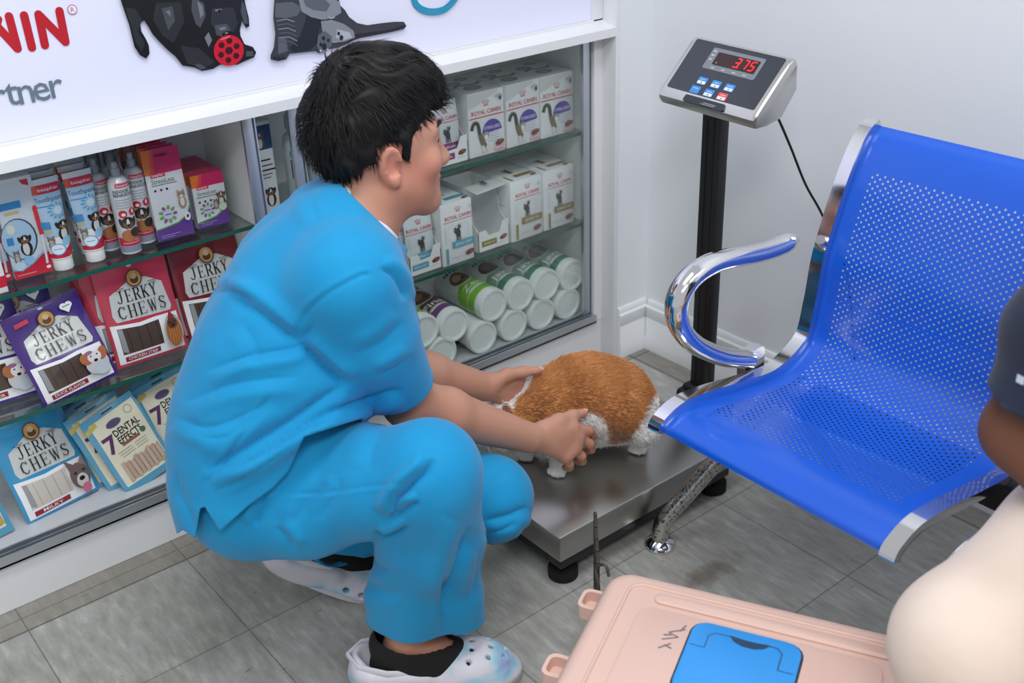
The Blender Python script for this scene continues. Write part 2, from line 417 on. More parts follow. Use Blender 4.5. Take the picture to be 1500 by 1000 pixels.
XL, XR, YK = -.3, 1.712, 2.06
cab = thing('display_cabinet', 'long white built-in display cabinet with glass shelves below the banner', 'cabinet', (0.7, 1.9, 0))
b = MB(); b.span((XL, YB, 0.001), (1.742, YB + .016, .102), M_white); b.build('plinth', cab)
b = MB(); b.span((XL, YB + .017, .09), (XR, YK, S0), mat('cabinet_floor_panel', (206, 209, 212), .35)); b.build('bottom_panel', cab)
b = MB(); b.span((XL, YK, .0), (1.742, YK + .016, .9), M_in); b.build('back_panel', cab)
b = MB(); b.span((XR, YB + .002, .0), (1.73, YK, .80), M_in); b.build('side_panel', cab)
b = MB(); b.span((.848, YB + .012, S0), (.862, YK, .80), M_in); b.build('partition', cab)
b = MB(); b.extr([(YW - .003, .816), (YW - .003, .835), (YB - .004, .8445), (YB - .004, .85), (YK, .85), (YK, .816)], M_white, 'x', XL, 1.7299); b.build('top_rail', cab, smooth=30)
b = MB(); b.span((1.73, YW - .003, .0), (1.7425, YB + .02, 1.6), M_white, .001); b.span((1.7042, YB - .002, .102), (1.73, YB + .012, .816), M_white); b.build('jamb', cab)
b = MB()
for (y0, y1, z0, z1, mm) in ((YB - .012, YB + .018, .102, .106, M_alu), (YB - .012, YB - .009, .102, .124, M_alu), (YB - .001, YB + .001, .102, .124, M_alu), (YB + .014, YB + .018, .102, .124, M_alu), (YB - .009, YB + .014, .106, .112, M_alud)):
    b.span((XL, y0, z0), (1.704, y1, z1), mm)
b.build('sliding_track', cab)
b = MB(); b.span((XL, YB - .004, .804), (1.704, YB + .016, .816), M_alu); b.build('top_track', cab)
for (x, y) in ((.846, YB - .004), (.945, YB + .009), (1.69, YB + .009)):
    b = MB(); b.span((x - .013, y - .005, .112), (x + .013, y + .005, .806), M_alu, .001); b.span((x + .006, y - .0056, .112), (x + .0095, y + .0056, .806), M_alud); b.build('door_stile', cab)
for (x0, x1, y) in ((.855, 1.02, YB - .004), (.95, 1.69, YB + .009)):
    b = MB(); b.span((x0, y - .0015, .113), (x1, y + .0015, .805), M_pane); o = b.build('sliding_glass_pane', cab)
b = MB(); b.tube([(1.684, YB + .0065, z) for z in (.395, .475)], .006, mat('frosted_pull', (214, 222, 222), .35), 10, .35); b.build('finger_pull', cab)
for (x0, x1) in ((XL, .847), (.863, XR - .001)):
    for z in (S1, S2):
        b = MB(); b.span((x0, 1.8755, z - .008), (x1, YK - .002, z), M_shelf); b.span((x0, 1.8750, z - .008), (x1, 1.8756, z), M_edge); b.build('glass_shelf', cab)

# ---------------------------------------------------------------- illuminated banner above the cabinet
sg = thing('banner_sign', 'large white backlit banner with red letters, black puppy and grey cat', 'sign', (.7, YB + .03, .852))
M_ban = mat('backlit_banner_film', (222, 223, 242), .35, emit=(222, 225, 252), es=.10)
YS = YB + .004
b = MB(); b.span((XL, YS, .8505), (1.70, YS + .10, 1.6), M_ban)
P = Print()
def bp(x, y): p = aty(x, y, YS); return (p[0], p[2])
def bpoly(pts, m): P.poly([bp(*q) for q in pts], m)
RED, GRY, CYA = ink(190, 22, 40), ink(104, 120, 134), ink(36, 150, 190)
def stroke(pts, wpx, m):
    q = [bp(*a) for a in pts]; w = wpx * .00118
    P.line(q, w, m)
    for c in q: P.ell(c[0], c[1], w / 2, w / 2, m, n=14)
stroke([(-24, 80), (-42, 20)], 10.5, RED); stroke([(-2, 28), (-14, 76)], 9, RED)
stroke([(13, 24), (25.5, 71)], 11, RED); stroke([(-16, 26), (25.5, 71)], 11, RED)
stroke([(35, 22.5), (46.5, 69.5)], 11, RED)
stroke([(56, 21), (65.5, 66)], 11, RED); stroke([(57, 22), (95.5, 61)], 11, RED); stroke([(86.5, 16), (95.5, 61)], 11, RED)
c = bp(105.5, 13.8); P.ell(*c, .0076, .0076, RED, n=24); P.ell(*c, .0066, .0066, M_ban, n=24); P.text('R', c[0], c[1], .010, RED)
for t, x, y in (('t', 16, 134.5), ('n', 36, 131), ('e', 58.5, 127), ('r', 81, 122.5)):
    q = bp(x, y); P.text(t, q[0], q[1] + (.0015 if t == 't' else 0), .062, GRY, 1.0, .004)
P.text('r', *bp(-2, 138), .062, GRY, 1.0, .004)
# cyan curl of a letter cut by the top of the picture
g0 = [(604, -6), (608, 6), (618, 14), (632, 17), (648, 14), (660, 4), (668, -8)]
stroke(smooth_path([(a, c_) for a, c_ in g0], 4), 11, CYA)
BK, BK2, BK3, BK4 = ink(22, 23, 26), ink(44, 46, 51), ink(74, 77, 84), ink(118, 122, 130)
PUP = [(172, -20), (175, 0), (181, 18), (187, 35), (191, 52), (195, 68), (203, 80), (212, 85), (217, 78), (216, 66), (212, 57), (205, 45), (203, 33), (209, 29), (215, 38), (222, 50), (232, 61), (243, 72), (255, 82), (265, 95), (283, 98), (294, 103), (310, 100), (320, 94), (345, 94), (358, 88), (370, 83), (373, 76), (368, 68), (356, 64), (350, 52), (349, 44), (352, 30), (358, 40), (363, 38), (362, 25), (357, 5), (352, -20)]
P.ell(*bp(255, -45), .085, .075, BK, n=30); P.ell(*bp(335, -22), .034, .038, BK); P.ell(*bp(200, -30), .028, .05, BK, .4); bpoly(PUP, BK)
for q in ([(181, 10), (196, 12), (206, 28), (200, 46), (210, 62), (206, 74), (196, 60), (190, 38)], [(226, 4), (262, 2), (268, 30), (252, 62), (236, 52), (222, 28)], [(262, 66), (290, 70), (312, 90), (296, 99), (272, 92)], [(308, 12), (340, 10), (346, 34), (338, 50), (318, 50), (306, 34)]): bpoly(q, BK2)
for q in ([(279, -6), (296, 4), (299, 22), (291, 40), (284, 34), (278, 14)], [(352, 0), (358, 12), (361, 34), (355, 34), (350, 16)], [(312, 36), (330, 34), (336, 44), (326, 54), (314, 50)], [(282, 94), (290, 92), (300, 99), (292, 101)], [(234, 12), (250, 8), (254, 30), (244, 44)], [(358, 74), (368, 74), (369, 81), (358, 82)]): bpoly(q, BK3)
for q in ([(286, 0), (294, 8), (296, 20), (291, 26)], [(318, 40), (327, 38), (329, 42), (320, 44)], [(312, 13), (322, 12), (322, 15), (313, 16)], [(240, 16), (246, 14), (248, 24)], [(297, 54), (303, 46), (308, 58), (303, 68)]): bpoly(q, BK4)
P.ell(*bp(319, 15), .0030, .0022, ink(12, 12, 12)); P.ell(*bp(331, 50), .0105, .0062, ink(10, 10, 11)); P.ell(*bp(329, 47.5), .0035, .0015, BK4)
c = bp(332.5, 73); RB = ink(206, 24, 44); P.ell(*c, .0285, .0265, RB, n=30)
for a, r, s_ in [(k * PI / 3 + .3, .0165, .0062) for k in range(6)] + [(0, 0, .0078)]:
    P.ell(c[0] + r * math.cos(a), c[1] + r * math.sin(a), s_, s_ * .9, ink(64, 8, 16), n=6)
P.line([(c[0] - .012, c[1] + .021), (c[0] + .006, c[1] + .0235)], .0025, ink(240, 110, 120))
CAT = [(400, -20), (398, 6), (397, 26), (400, 48), (398, 68), (393, 80), (393, 86), (404, 88.5), (416, 86), (421, 78), (440, 76), (459, 74), (464, 77), (472, 76), (479, 71), (492, 69), (508, 62), (518, 56), (540, 52), (566, 47), (588, 42), (592, 37), (588, 31), (574, 31), (555, 33), (535, 36), (520, 33), (508, 24), (502, 14), (494, 6), (492, -20)]
K0, K1, K2, K3, K4 = ink(58, 60, 66), ink(34, 35, 40), ink(92, 96, 104), ink(134, 138, 146), ink(176, 180, 188)
P.ell(*bp(447, -45), .056, .085, K0, n=30); P.ell(*bp(452, -118), .042, .038, K0); P.poly([bp(422, -130), bp(426, -165), bp(446, -148)], K0); P.poly([bp(462, -150), bp(480, -172), bp(486, -134)], K0); bpoly(CAT, K0)
bpoly([(446, 8), (468, 6), (470, 30), (464, 44), (462, 62), (452, 72), (428, 76), (420, 70), (436, 52), (444, 30)], K1)
bpoly([(508, 50), (540, 46), (570, 42), (588, 36), (590, 39), (566, 46), (530, 53), (508, 60)], K1)
bpoly([(400, 4), (424, 2), (440, 10), (432, 22), (414, 26), (400, 24)], K2); bpoly([(404, 52), (416, 56), (418, 74), (404, 78)], K2)
for k in range(6): P.line([bp(*q) for q in ((402 + k, 30 + 6 * k), (416 + k, 27 + 6.5 * k), (428 + k, 31 + 7 * k))], .0018, K2 if k % 2 else K3)
bpoly([(432, -8), (470, -10), (494, 2), (496, 18), (482, 26), (468, 28), (452, 24), (438, 16)], K3); bpoly([(438, -8), (466, -8), (480, 6), (474, 16), (456, 14), (444, 8)], K2)
bpoly([(466, 30), (482, 28), (500, 34), (514, 44), (516, 54), (500, 60), (484, 62), (470, 56)], K3); bpoly([(490, 42), (508, 46), (512, 54), (498, 58), (488, 54)], K4)
bpoly([(462, 50), (472, 44), (482, 52), (482, 66), (472, 75), (464, 76), (460, 66)], K2)
for (x, y, r) in ((470, 55, .0036), (477, 58, .003), (466, 64, .003), (471, 67, .0052), (492, 48, .003), (496, 54, .0042)): P.ell(*bp(x, y), r, r * 1.15, K1); 
for (x, y) in ((466, 73), (471, 74.5), (476, 72)): P.ell(*bp(x, y), .0022, .003, K4)
for k in range(3): P.ell(*bp(399 + 6 * k, 84), .0026, .0034, K1)
P.line([bp(*q) for q in ((476, 22), (480, 26), (486, 24))], .002, K4)
P.commit(b, lambda u, v, e: np.stack([u, np.full_like(u, YS) - e, v], 1), eps=.0002)
b.build('banner_panel', sg, recalc=False, smooth=0)
b = MB(); b.span((1.7005, YB - .004, .846), (1.7295, YB + .02, 1.6), M_white, .001); b.build('frame_post', sg)
# ---------------------------------------------------------------- platform scale
M_ss = mat('brushed_steel', (176, 174, 170), .3, 1); add_bump(M_ss, 60, .04, stretch=(1, 14, 1))
M_ss2 = mat('satin_steel_housing', (205, 203, 198), .26, 1)
M_blk = mat('black_painted_steel', (22, 22, 24), .42); M_rub = mat('black_rubber', (20, 20, 21), .75)
sx0, sx1, sy0, sy1, sz = 1.036, 1.524, 1.206, 1.566, .122
sc = thing('platform_scale', 'steel platform scale with black post and red digital readout', 'scale', (1.28, 1.39, 0))
b = MB(); b.span((sx0, sy0, .066), (sx1, sy1, sz), M_ss, .0035); b.build('weighing_plate', sc)
b = MB(); b.span((sx0 + .012, sy0 + .012, .036), (sx1 - .012, sy0 + .05, .0655), M_blk, .002); b.span((sx0 + .012, sy1 - .05, .036), (sx1 - .012, sy1 - .012, .0655), M_blk, .002)
b.span((sx0 + .012, sy0 + .05, .036), (sx0 + .05, sy1 - .05, .0655), M_blk, .002); b.span((sx1 - .05, sy0 + .05, .036), (sx1 - .012, sy1 - .05, .0655), M_blk, .002); b.build('underframe', sc)
def gear(cx, cy, z0, z1, r, n=34):
    prof = [((r if (k % 4) < 2 else r * .94) * math.cos(2 * PI * k / (4 * n)), (r if (k % 4) < 2 else r * .94) * math.sin(2 * PI * k / (4 * n))) for k in range(4 * n)]
    return prof
for (fx, fy) in ((sx0 + .036, sy0 + .034), (sx1 - .036, sy0 + .034), (sx0 + .036, sy1 - .034), (sx1 - .036, sy1 - .034)):
    b = MB(); b.prism(gear(0, 0, 0, 0, .0285), M_rub, (fx, fy, .001), (1, 0, 0), (0, 1, 0), .021); b.lathe([(.008, .022), (.008, .036)], M_blk, Matrix.Translation((fx, fy, 0)), 12); b.build('levelling_foot', sc)
px, py = 1.58, 1.362
b = MB(); b.span((sx1 - .03, py - .05, .045), (px + .03, py + .05, .066), M_blk, .003); b.span((px - .055, py - .05, .05), (px + .05, py + .05, .125), M_blk, .006); b.build('post_bracket', sc)
b = MB(); b.span((px - .034, py - .046, .124), (px + .034, py + .046, .15), M_rub, .008); b.span((px - .025, py - .036, .15), (px + .025, py + .036, .163), M_rub, .006); b.build('post_base', sc)
b = MB(); b.span((px - .013, py - .0245, .16), (px + .013, py + .0245, .765), M_blk, .005)
for s in (-.009, .009): b.span((px - .0138, py + s - .0012, .165), (px - .0128, py + s + .0012, .76), mat('black_groove', (8, 8, 8), .5))
b.build('post', sc)
# indicator head: a wedge housing whose face leans back
BL, BR, TL, TR = atx(962, 141, 1.50), atx(1105, 182, 1.50), atx(1019, 53, 1.602), atx(1165, 80, 1.602)
ctr = (BL + BR + TL + TR) / 4; hu = nrm(BR - BL); hv = (TL + TR) / 2 - (BL + BR) / 2; hv = nrm(hv - hu * (hv @ hu)); hn = np.cross(hu, hv)
HW, HH = np.linalg.norm(BR - BL) / 2 - .001, np.linalg.norm((TL + TR) / 2 - (BL + BR) / 2) / 2 - .001
def hp(u, v, n): return ctr + hu * u + hv * v + hn * n
# side outline in (v, n): rounded front lip, face, back
side = [(-HH + .000, -.006), (-HH + .004, .0), (-HH + .016, .0035), (HH - .014, .0035), (HH - .004, .000), (HH, -.006), (HH - .002, -.016), (HH - .03, -.052), (-.02, -.060), (-HH + .02, -.040), (-HH - .001, -.018)]
b = MB(); n = len(side); us = [-HW, -HW + .0025, -HW + .008, HW - .008, HW - .0025, HW]; sc_ = [.93, .985, 1, 1, .985, .93]
vs = []
for u, k in zip(us, sc_):
    for (v, w) in side: vs.append(hp(u, v * k, -.024 + (w + .024) * k))
b.add(vs, [(i * n + k, i * n + (k + 1) % n, (i + 1) * n + (k + 1) % n, (i + 1) * n + k) for i in range(5) for k in range(n)] + [tuple(range(n)), tuple(range(5 * n, 6 * n))], M_ss2)
hs = b.build('indicator_housing', sc, smooth=35)
def plate(name, u0, v0, u1, v1, n0, n1, m, r=.004, par=hs):
    q = []
    for (cx, cy, a0) in ((u1 - r, v1 - r, 0), (u0 + r, v1 - r, 90), (u0 + r, v0 + r, 180), (u1 - r, v0 + r, 270)):
        for k in range(5): a = math.radians(a0 + 22.5 * k); q.append((cx + r * math.cos(a), cy + r * math.sin(a)))
    b = MB(); b.prism(q, m, hp(0, 0, n0), hu, hv, n1 - n0); return b
def W2(mb, name, par): o = mb.build(name, sc); o.parent = par; return o
M_pan = mat('dark_membrane_panel', (38, 44, 54), .3, coat=.3)
pw, p0, p1 = HW - .012, -HH + .022, HH - .009
b = plate('p', -pw, p0, pw, p1, .0032, .0042, M_pan); W2(b, 'front_panel', hs)
du0, du1, dv0, dv1 = -.055, .068, .006, .0515
b = plate('w', du0, dv0, du1, dv1, .0042, .0048, mat('grey_window_border', (122, 128, 134), .4))
P = Print(); GW = ink(190, 196, 200)
for k, v in enumerate((.043, .034, .025)): P.rect(du0 + .004, v, du0 + .011, v + .0028, GW)
for k in range(4): P.rect(du0 + .02 + .025 * k, dv0 + .0035, du0 + .028 + .025 * k, dv0 + .0055, GW)
P.commit(b, lambda u, v, e: hp(0, 0, .0048) + np.outer(u, hu) + np.outer(v, hv) + hn * e); W2(b, 'window_border', hs)
b = plate('d', du0 + .0165, dv0 + .011, du1 - .0075, dv1 - .0075, .0048, .0052, mat('dark_red_display', (44, 8, 10), .12), .0015)
M_led = mat('led_red', (255, 40, 40), .4, emit=(255, 22, 26), es=2.6); P = Print()
SEG = {'3': 'abgcd', '7': 'abc', '5': 'afgcd'}
def digit(ch, u, v, w, h):
    sk = .16; t = .0021
    p = lambda x, y: (u + x * w + y * h * sk, v + y * h)
    S = dict(a=((0, 1), (1, 1)), g=((0, .5), (1, .5)), d=((0, 0), (1, 0)), b=((1, .5), (1, 1)), c=((1, 0), (1, .5)), f=((0, .5), (0, 1)), e=((0, 0), (0, .5)))
    for s in SEG[ch]:
        (x0, y0), (x1, y1) = S[s]; g = .07
        a = np.array(p(x0 + g * (x1 - x0), y0 + g * (y1 - y0) * .6)); c = np.array(p(x1 - g * (x1 - x0), y1 - g * (y1 - y0) * .6)); P.line([a, c], t, M_led)
for ch, u in (('3', .0085), ('7', .0265), ('5', .0435)): digit(ch, u, dv0 + .0155, .0095, .0185)
P.ell(.0207, dv0 + .0152, .0012, .0012, M_led, n=8); P.ell(-.029, dv0 + .0155, .0007, .0007, mat('led_amber', (250, 200, 90), .4, emit=(255, 190, 70), es=2), n=8)
P.commit(b, lambda u, v, e: hp(0, 0, .0052) + np.outer(u, hu) + np.outer(v, hv) + hn * e); W2(b, 'digital_display', hs)
KB, KR = mat('key_blue', (62, 140, 214), .45), mat('key_red', (226, 82, 84), .45)
for (u, v, m, two) in ((-.035, -.0195, KB, 1), (-.002, -.0195, KB, 1), (.03, -.0195, KB, 1), (-.0385, -.0395, KB, 0), (-.0055, -.0395, KB, 1), (.0265, -.0395, KR, 1)):
    b = plate('k', u - .0105, v - .0075, u + .0105, v + .0075, .0042, .0049, m, .002); P = Print()
    if two: P.rect(u - .0092, v - .0066, u + .0092, v - .0005, ink(222, 230, 236)); P.poly([(u - .002, v - .005), (u + .002, v - .005), (u, v - .0018)], ink(40, 50, 60))
    P.rect(u - .006, v + .002, u + .006, v + .0035, ink(170, 205, 235) if m is KB else ink(245, 190, 190))
    P.commit(b, lambda uu, vv, e: hp(0, 0, .0049) + np.outer(uu, hu) + np.outer(vv, hv) + hn * e); W2(b, 'key', hs)
b = plate('n', -.052, -HH + .0035, .045, -HH + .0175, .0012, .0048, mat('name_plate_dark', (36, 42, 50), .3), .004); P = Print()
P.text('WEIGHING', .01, -HH + .0135, .0042, GW); P.rect(-.004, -HH + .0095, .026, -HH + .0103, GW); P.rect(-.009, -HH + .0065, .024, -HH + .0072, GW)
P.it = [i for i in P.it if len(i[0]) == 4]                # only the fine rules of the plate
P.commit(b, lambda u, v, e: hp(0, 0, .0048) + np.outer(u, hu) + np.outer(v, hv) + hn * e); W2(b, 'name_plate', hs)
b = MB(); b.tube([px * 0 + hp(0, -.03, -.045), (px, py, .765), (px, py, .745)], .016, M_blk, 12); W2(b, 'tilt_neck', hs)
c0 = atx(1137, 168, 1.60); c1 = atx(1158, 215, 1.66); c2 = atx(1180, 270, 1.72); c3 = atx(1206, 318, 1.775)
b = MB(); b.tube(smooth_path([hp(HW - .02, -.02, -.05), c0, c1, c2, c3, c3 + V(.03, -.05, -.12), c3 + V(.05, -.08, -.32)], 6), .0024, M_rub, 8); b.build('power_cord', sc)

# ---------------------------------------------------------------- waiting bench
M_chr = mat('chrome', (222, 222, 224), .09, 1)
M_chr2 = mat('pitted_chrome', (205, 203, 200), .16, 1); add_bump(M_chr2, 240, .5, 2, .002); mix_noise(M_chr2, (206, 204, 201), (104, 94, 84), 210, .56, .62, 3)
def perforated_blue(TOT):
    m = mat('blue_perforated_sheet', (12, 86, 202), .3, coat=.2); add = None
    uv = N(m, 'ShaderNodeUVMap'); uv.uv_map = 'sheet'; sep = N(m, 'ShaderNodeSeparateXYZ'); LK(m, uv.outputs[0], sep.inputs[0])
    def mth(op, a, bb=None):
        n = N(m, 'ShaderNodeMath', operation=op)
        for i, x in enumerate((a, bb)):
            if x is None: continue
            if isinstance(x, (int, float)): n.inputs[i].default_value = x
            else: LK(m, x, n.inputs[i])
        return n.outputs[0]
    S, D = sep.outputs['X'], sep.outputs['Y']        # metres across the seat, metres along the sheet
    p, q = .0150, .0116
    def dots(ox, oy):
        a = mth('SUBTRACT', mth('FRACT', mth('ADD', mth('DIVIDE', S, p), ox)), .5); c = mth('SUBTRACT', mth('FRACT', mth('ADD', mth('DIVIDE', D, q), oy)), .5)
        a = mth('MULTIPLY', a, p); c = mth('MULTIPLY', c, q)
        return mth('ADD', mth('MULTIPLY', a, a), mth('MULTIPLY', c, c))
    d2 = mth('MINIMUM', dots(100, 100), dots(100.5, 100.5))
    hole = mth('LESS_THAN', d2, .0019 ** 2)
    def inside(x, lo, hi): return mth('MULTIPLY', mth('GREATER_THAN', x, lo), mth('LESS_THAN', x, hi))
    rows = mth('MAXIMUM', inside(D, .088, .475), inside(D, .478, TOT - .085))
    hole = mth('MULTIPLY', hole, mth('MULTIPLY', rows, inside(S, .048, .385)))
    LK(m, mth('SUBTRACT', 1, hole), bsdf(m).inputs['Alpha'])
    return m
prof_px = [(1280, 182), (1262, 205), (1237, 265), (1210, 350), (1201, 385), (1191, 440), (1175, 497), (1130, 545), (1080, 565), (1030, 580), (992, 596), (968, 618)]
prof = [aty(x, y, 1.04)[[0, 2]] for x, y in prof_px]
prof = [p for p in prof] + [prof[-1] + V(-.006, -.012)]
prof = np.array(smooth_path([np.append(p, 0) for p in prof], 7))[:, :2]
PW = .445                                            # seat pitch
bench = thing('waiting_bench', 'blue perforated steel waiting bench with chrome trim and armrest by the wall', 'bench', (1.4, .6, 0))
def off(pr, d):
    t = np.gradient(pr, axis=0); nn = np.stack([-t[:, 1], t[:, 0]], 1); nn /= np.linalg.norm(nn, axis=1)[:, None]; return pr + nn * d
arc = np.r_[0, np.cumsum(np.linalg.norm(np.diff(prof, axis=0), axis=1))]; TOT = arc[-1]
M_blue = perforated_blue(TOT)
def seat(y1, y0, name):
    b = MB(); ns = 24; pr = off(prof, .0); k = len(pr)
    ys = np.linspace(y1 - .012, y0 + .012, ns)
    vs = [(p[0], y, p[1]) for p in pr for y in ys]
    fs = [(i * ns + j, i * ns + j + 1, (i + 1) * ns + j + 1, (i + 1) * ns + j) for i in range(k - 1) for j in range(ns - 1)]
    b.add(vs, fs, M_blue); o = b.build(name, bench, smooth=0, recalc=False)
    me = o.data; me.polygons.foreach_set('use_smooth', [True] * len(me.polygons)); uv = me.uv_layers.new(name='sheet')
    for l in me.loops:
        i = l.vertex_index; uv.data[l.index].uv = (y1 - ys[i % ns], TOT - arc[i // ns])
    return o
def trim_band(y, name='chrome_trim', w=.024):
    b = MB(); a = off(prof, .006); c = off(prof, -.016); k = len(prof); vs = []
    yy = (y - w / 2, y - w / 2 + .004, y + w / 2 - .004, y + w / 2)
    for i in range(k):
        for (q, yv) in ((c, yy[0]), (a * .75 + c * .25, yy[0]), (a, yy[1]), (a, yy[2]), (a * .75 + c * .25, yy[3]), (c, yy[3])): vs.append((q[i][0], yv, q[i][1]))
    fs = [(i * 6 + j, i * 6 + (j + 1) % 6, (i + 1) * 6 + (j + 1) % 6, (i + 1) * 6 + j) for i in range(k - 1) for j in range(6)] + [tuple(range(6)), tuple(range((k - 1) * 6, k * 6))]
    b.add(vs, fs, M_chr); return b.build(name, bench, smooth=45)
for k in range(2):
    y1 = 1.045 - k * (PW + .065); y0 = y1 - PW
    seat(y1, y0, 'seat_shell'); trim_band(y1 - .008); trim_band(y0 + .008)
AY = 1.066
arm_px = [(1163, 348), (1140, 360), (1110, 370), (1070, 378), (1040, 387), (1010, 408), (992, 440), (994, 474), (1016, 503), (1055, 521), (1095, 526)]
arm = [aty(x, y, AY) for x, y in arm_px]
ap = smooth_path(arm, 6); b = MB(); m_ = len(ap)
rr = [.0165 * min(1, .55 + .45 * math.sin(min(i, 4) / 4 * PI / 2)) for i in range(m_)]
b.tube(ap, rr, M_chr, 18, 1.25, up=(0, 0, 1)); 
e = arm[-1]; b.prism([(-.025, .018), (.03, .018), (.036, .01), (.036, -.045), (-.01, -.045), (-.012, -.018)], M_chr, e + V(0, .012, 0), (1, 0, 0), (0, 0, 1), .02)
b.build('armrest', bench)
b = MB(); b.span((1.40, .02, .325), (1.46, 1.06, .375), mat('dark_steel_beam', (40, 40, 44), .4, .4), .006)
for k in range(2):
    y1 = 1.045 - k * (PW + .065)
    for yy in (y1 - .06, y1 - PW + .06): b.span((1.25, yy - .012, .372), (1.45, yy + .012, .386), M_chr)
b.build('support_beam', bench)
def leg(foot, top, nm='leg'):
    b = MB(); f = np.array(foot, float); t = np.array(top, float); d = nrm(t - f - V(0, 0, .05))
    path = smooth_path([f + V(0, 0, .012), f + V(.002, 0, .04), f + V(0, 0, .052) + d * .02, f + V(0, 0, .05) + d * .12, t], 5)
    b.tube(path, .0165, M_chr2, 16); l = b.build(nm, bench)
    b = MB(); b.lathe([(.031, .0005), (.031, .005), (.026, .012), (.016, .017), (.010, .021)], M_chr, Matrix.Translation(Vector(foot)), 28); o = b.build('foot_disc', bench); o.parent = l
leg((1.271, 1.181, 0), (1.425, 1.052, .34)); leg((1.66, 1.06, 0), (1.45, 1.03, .34)); leg((1.60, .10, 0), (1.45, .12, .34)); leg((1.27, .05, 0), (1.42, .10, .34))

# ---------------------------------------------------------------- pet carrier
M_pink = mat('pink_plastic', (216, 182, 168), .48, sub=0); add_bump(M_pink, 300, .06, 2, .0006)
M_cb = mat('blue_plastic_handle', (52, 148, 224), .42)
CZ = .30
k0 = atz(901, 829, CZ); ka = nrm((.469, -.884, 0)); kb = nrm((-.884, -.469, 0)); CL, CW = .44, .33
carrier = thing('pet_carrier', 'pink plastic pet carrier with blue top handle on the floor', 'pet carrier', tuple(k0 + ka * CL / 2 + kb * CW / 2 - V(0, 0, CZ)))
def cpt(a, b_, z): return k0 + ka * a + kb * b_ + V(0, 0, z - CZ)
def rrect(a0, b0, a1, b1, r, n=6):
    q = []
    for (ca, cb_, s) in ((a1 - r, b1 - r, 0), (a0 + r, b1 - r, 90), (a0 + r, b0 + r, 180), (a1 - r, b0 + r, 270)):
        for k in range(n): t = math.radians(s + 90 * k / (n - 1)); q.append((ca + r * math.cos(t), cb_ + r * math.sin(t)))
    return q
def loft(b, rings, m, cap0=True, cap1=True):
    n = len(rings[0]); vs = [p for r in rings for p in r]
    fs = [(i * n + k, i * n + (k + 1) % n, (i + 1) * n + (k + 1) % n, (i + 1) * n + k) for i in range(len(rings) - 1) for k in range(n)]
    if cap0: fs.append(tuple(reversed(range(n))))
    if cap1: fs.append(tuple(range((len(rings) - 1) * n, len(rings) * n)))
    b.add(vs, fs, m)
def ring(i, z, r): return [cpt(a, c, z) for a, c in rrect(-i, -i, CL + i, CW + i, r)]
b = MB(); loft(b, [ring(.03, .165, .05), ring(.028, .172, .05), ring(.022, .2, .05), ring(.012, .255, .045), ring(.006, .280, .04), ring(.0, .292, .035), ring(-.007, .2985, .03), ring(-.016, .30, .025)], M_pink)
def ridge(path, w, h, m, z0=CZ):                    # raised rib on the lid
    b.tube([cpt(a, c, z0) for a, c in path], w, m, 8, 1); 
def closed(q): return q + [q[0], q[1]]
ridge(closed(rrect(.035, .026, CL - .03, CW - .03, .02)), .0028, 0, M_pink)
for (a0, b0, a1, b1) in ((.075, .037, CL - .04, .058), (.075, CW - .066, CL - .04, CW - .045)): 
    q = rrect(a0, b0, a1, b1, .0104); loft(b, [[cpt(a, c, CZ - .001) for a, c in q], [cpt(a, c, CZ + .003) for a, c in q], [cpt(a + (CL / 2 - a) * .004, c + ((b0 + b1) / 2 - c) * .25, CZ + .0042) for a, c in q]], M_pink)
q = rrect(.062, .07, CL - .05, CW - .078, .02); loft(b, [[cpt(a, c, CZ - .001) for a, c in q], [cpt(a, c, CZ + .003) for a, c in q], [cpt(CL / 2 + (a - CL / 2) * .985, CW / 2 + (c - CW / 2) * .975, CZ + .0042) for a, c in q]], M_pink)
P = Print(); IK = ink(120, 104, 108)
for st in ([(.108, .128), (.128, .117)], [(.128, .117), (.113, .112)], [(.113, .112), (.133, .099)], [(.108, .146), (.122, .132)], [(.114, .137), (.125, .141)], [(.127, .105), (.132, .091)], [(.108, .119), (.118, .116)]): P.line(st, .0024, IK)
P.commit(b, lambda u, v, e: cpt(0, 0, CZ + .0042) + np.outer(u, ka) + np.outer(v, kb) + V(0, 0, 1) * e)
for (bb_, zz) in ((.026, .228), (.172, .228)):             # hinge lugs at the door end
    q0 = rrect(-.045, bb_ - .022, -.008, bb_ + .022, .012)
    loft(b, [[cpt(a, c, zz) for a, c in q0], [cpt(a, c, zz + .022) for a, c in q0], [cpt(-.026 + (a + .026) * .72, bb_ + (c - bb_) * .72, zz + .022) for a, c in q0], [cpt(-.026 + (a + .026) * .72, bb_ + (c - bb_) * .72, zz + .004) for a, c in q0]], M_pink)
b.build('lid', carrier, smooth=50)
b = MB(); loft(b, [ring(-.01, .0, .05), ring(.0, .012, .055), ring(.02, .13, .055), ring(.034, .15, .055), ring(.038, .152, .055), ring(.038, .164, .055), ring(.028, .1645, .05)], M_pink); b.build('tray', carrier, smooth=50)
ha0, ha1, hb0, hb1 = .142, .288, .078, .218
b = MB(); q = rrect(ha0 - .003, hb0 - .003, ha1 + .003, hb1 + .003, .024); loft(b, [[cpt(a, c, CZ + .0035) for a, c in q], [cpt(a, c, CZ + .0046) for a, c in q]], mat('handle_recess', (44, 52, 60), .7))
b.build('handle_recess', carrier)
b = MB(); q = rrect(ha0, hb0, ha1, hb1, .022); c0_, c1_ = (ha0 + ha1) / 2, (hb0 + hb1) / 2
loft(b, [[cpt(a, c, CZ + .003) for a, c in q], [cpt(a, c, CZ + .0075) for a, c in q], [cpt(c0_ + (a - c0_) * .97, c1_ + (c - c1_) * .97, CZ + .009) for a, c in q]], M_cb)
P = Print(); G = ink(24, 84, 140)
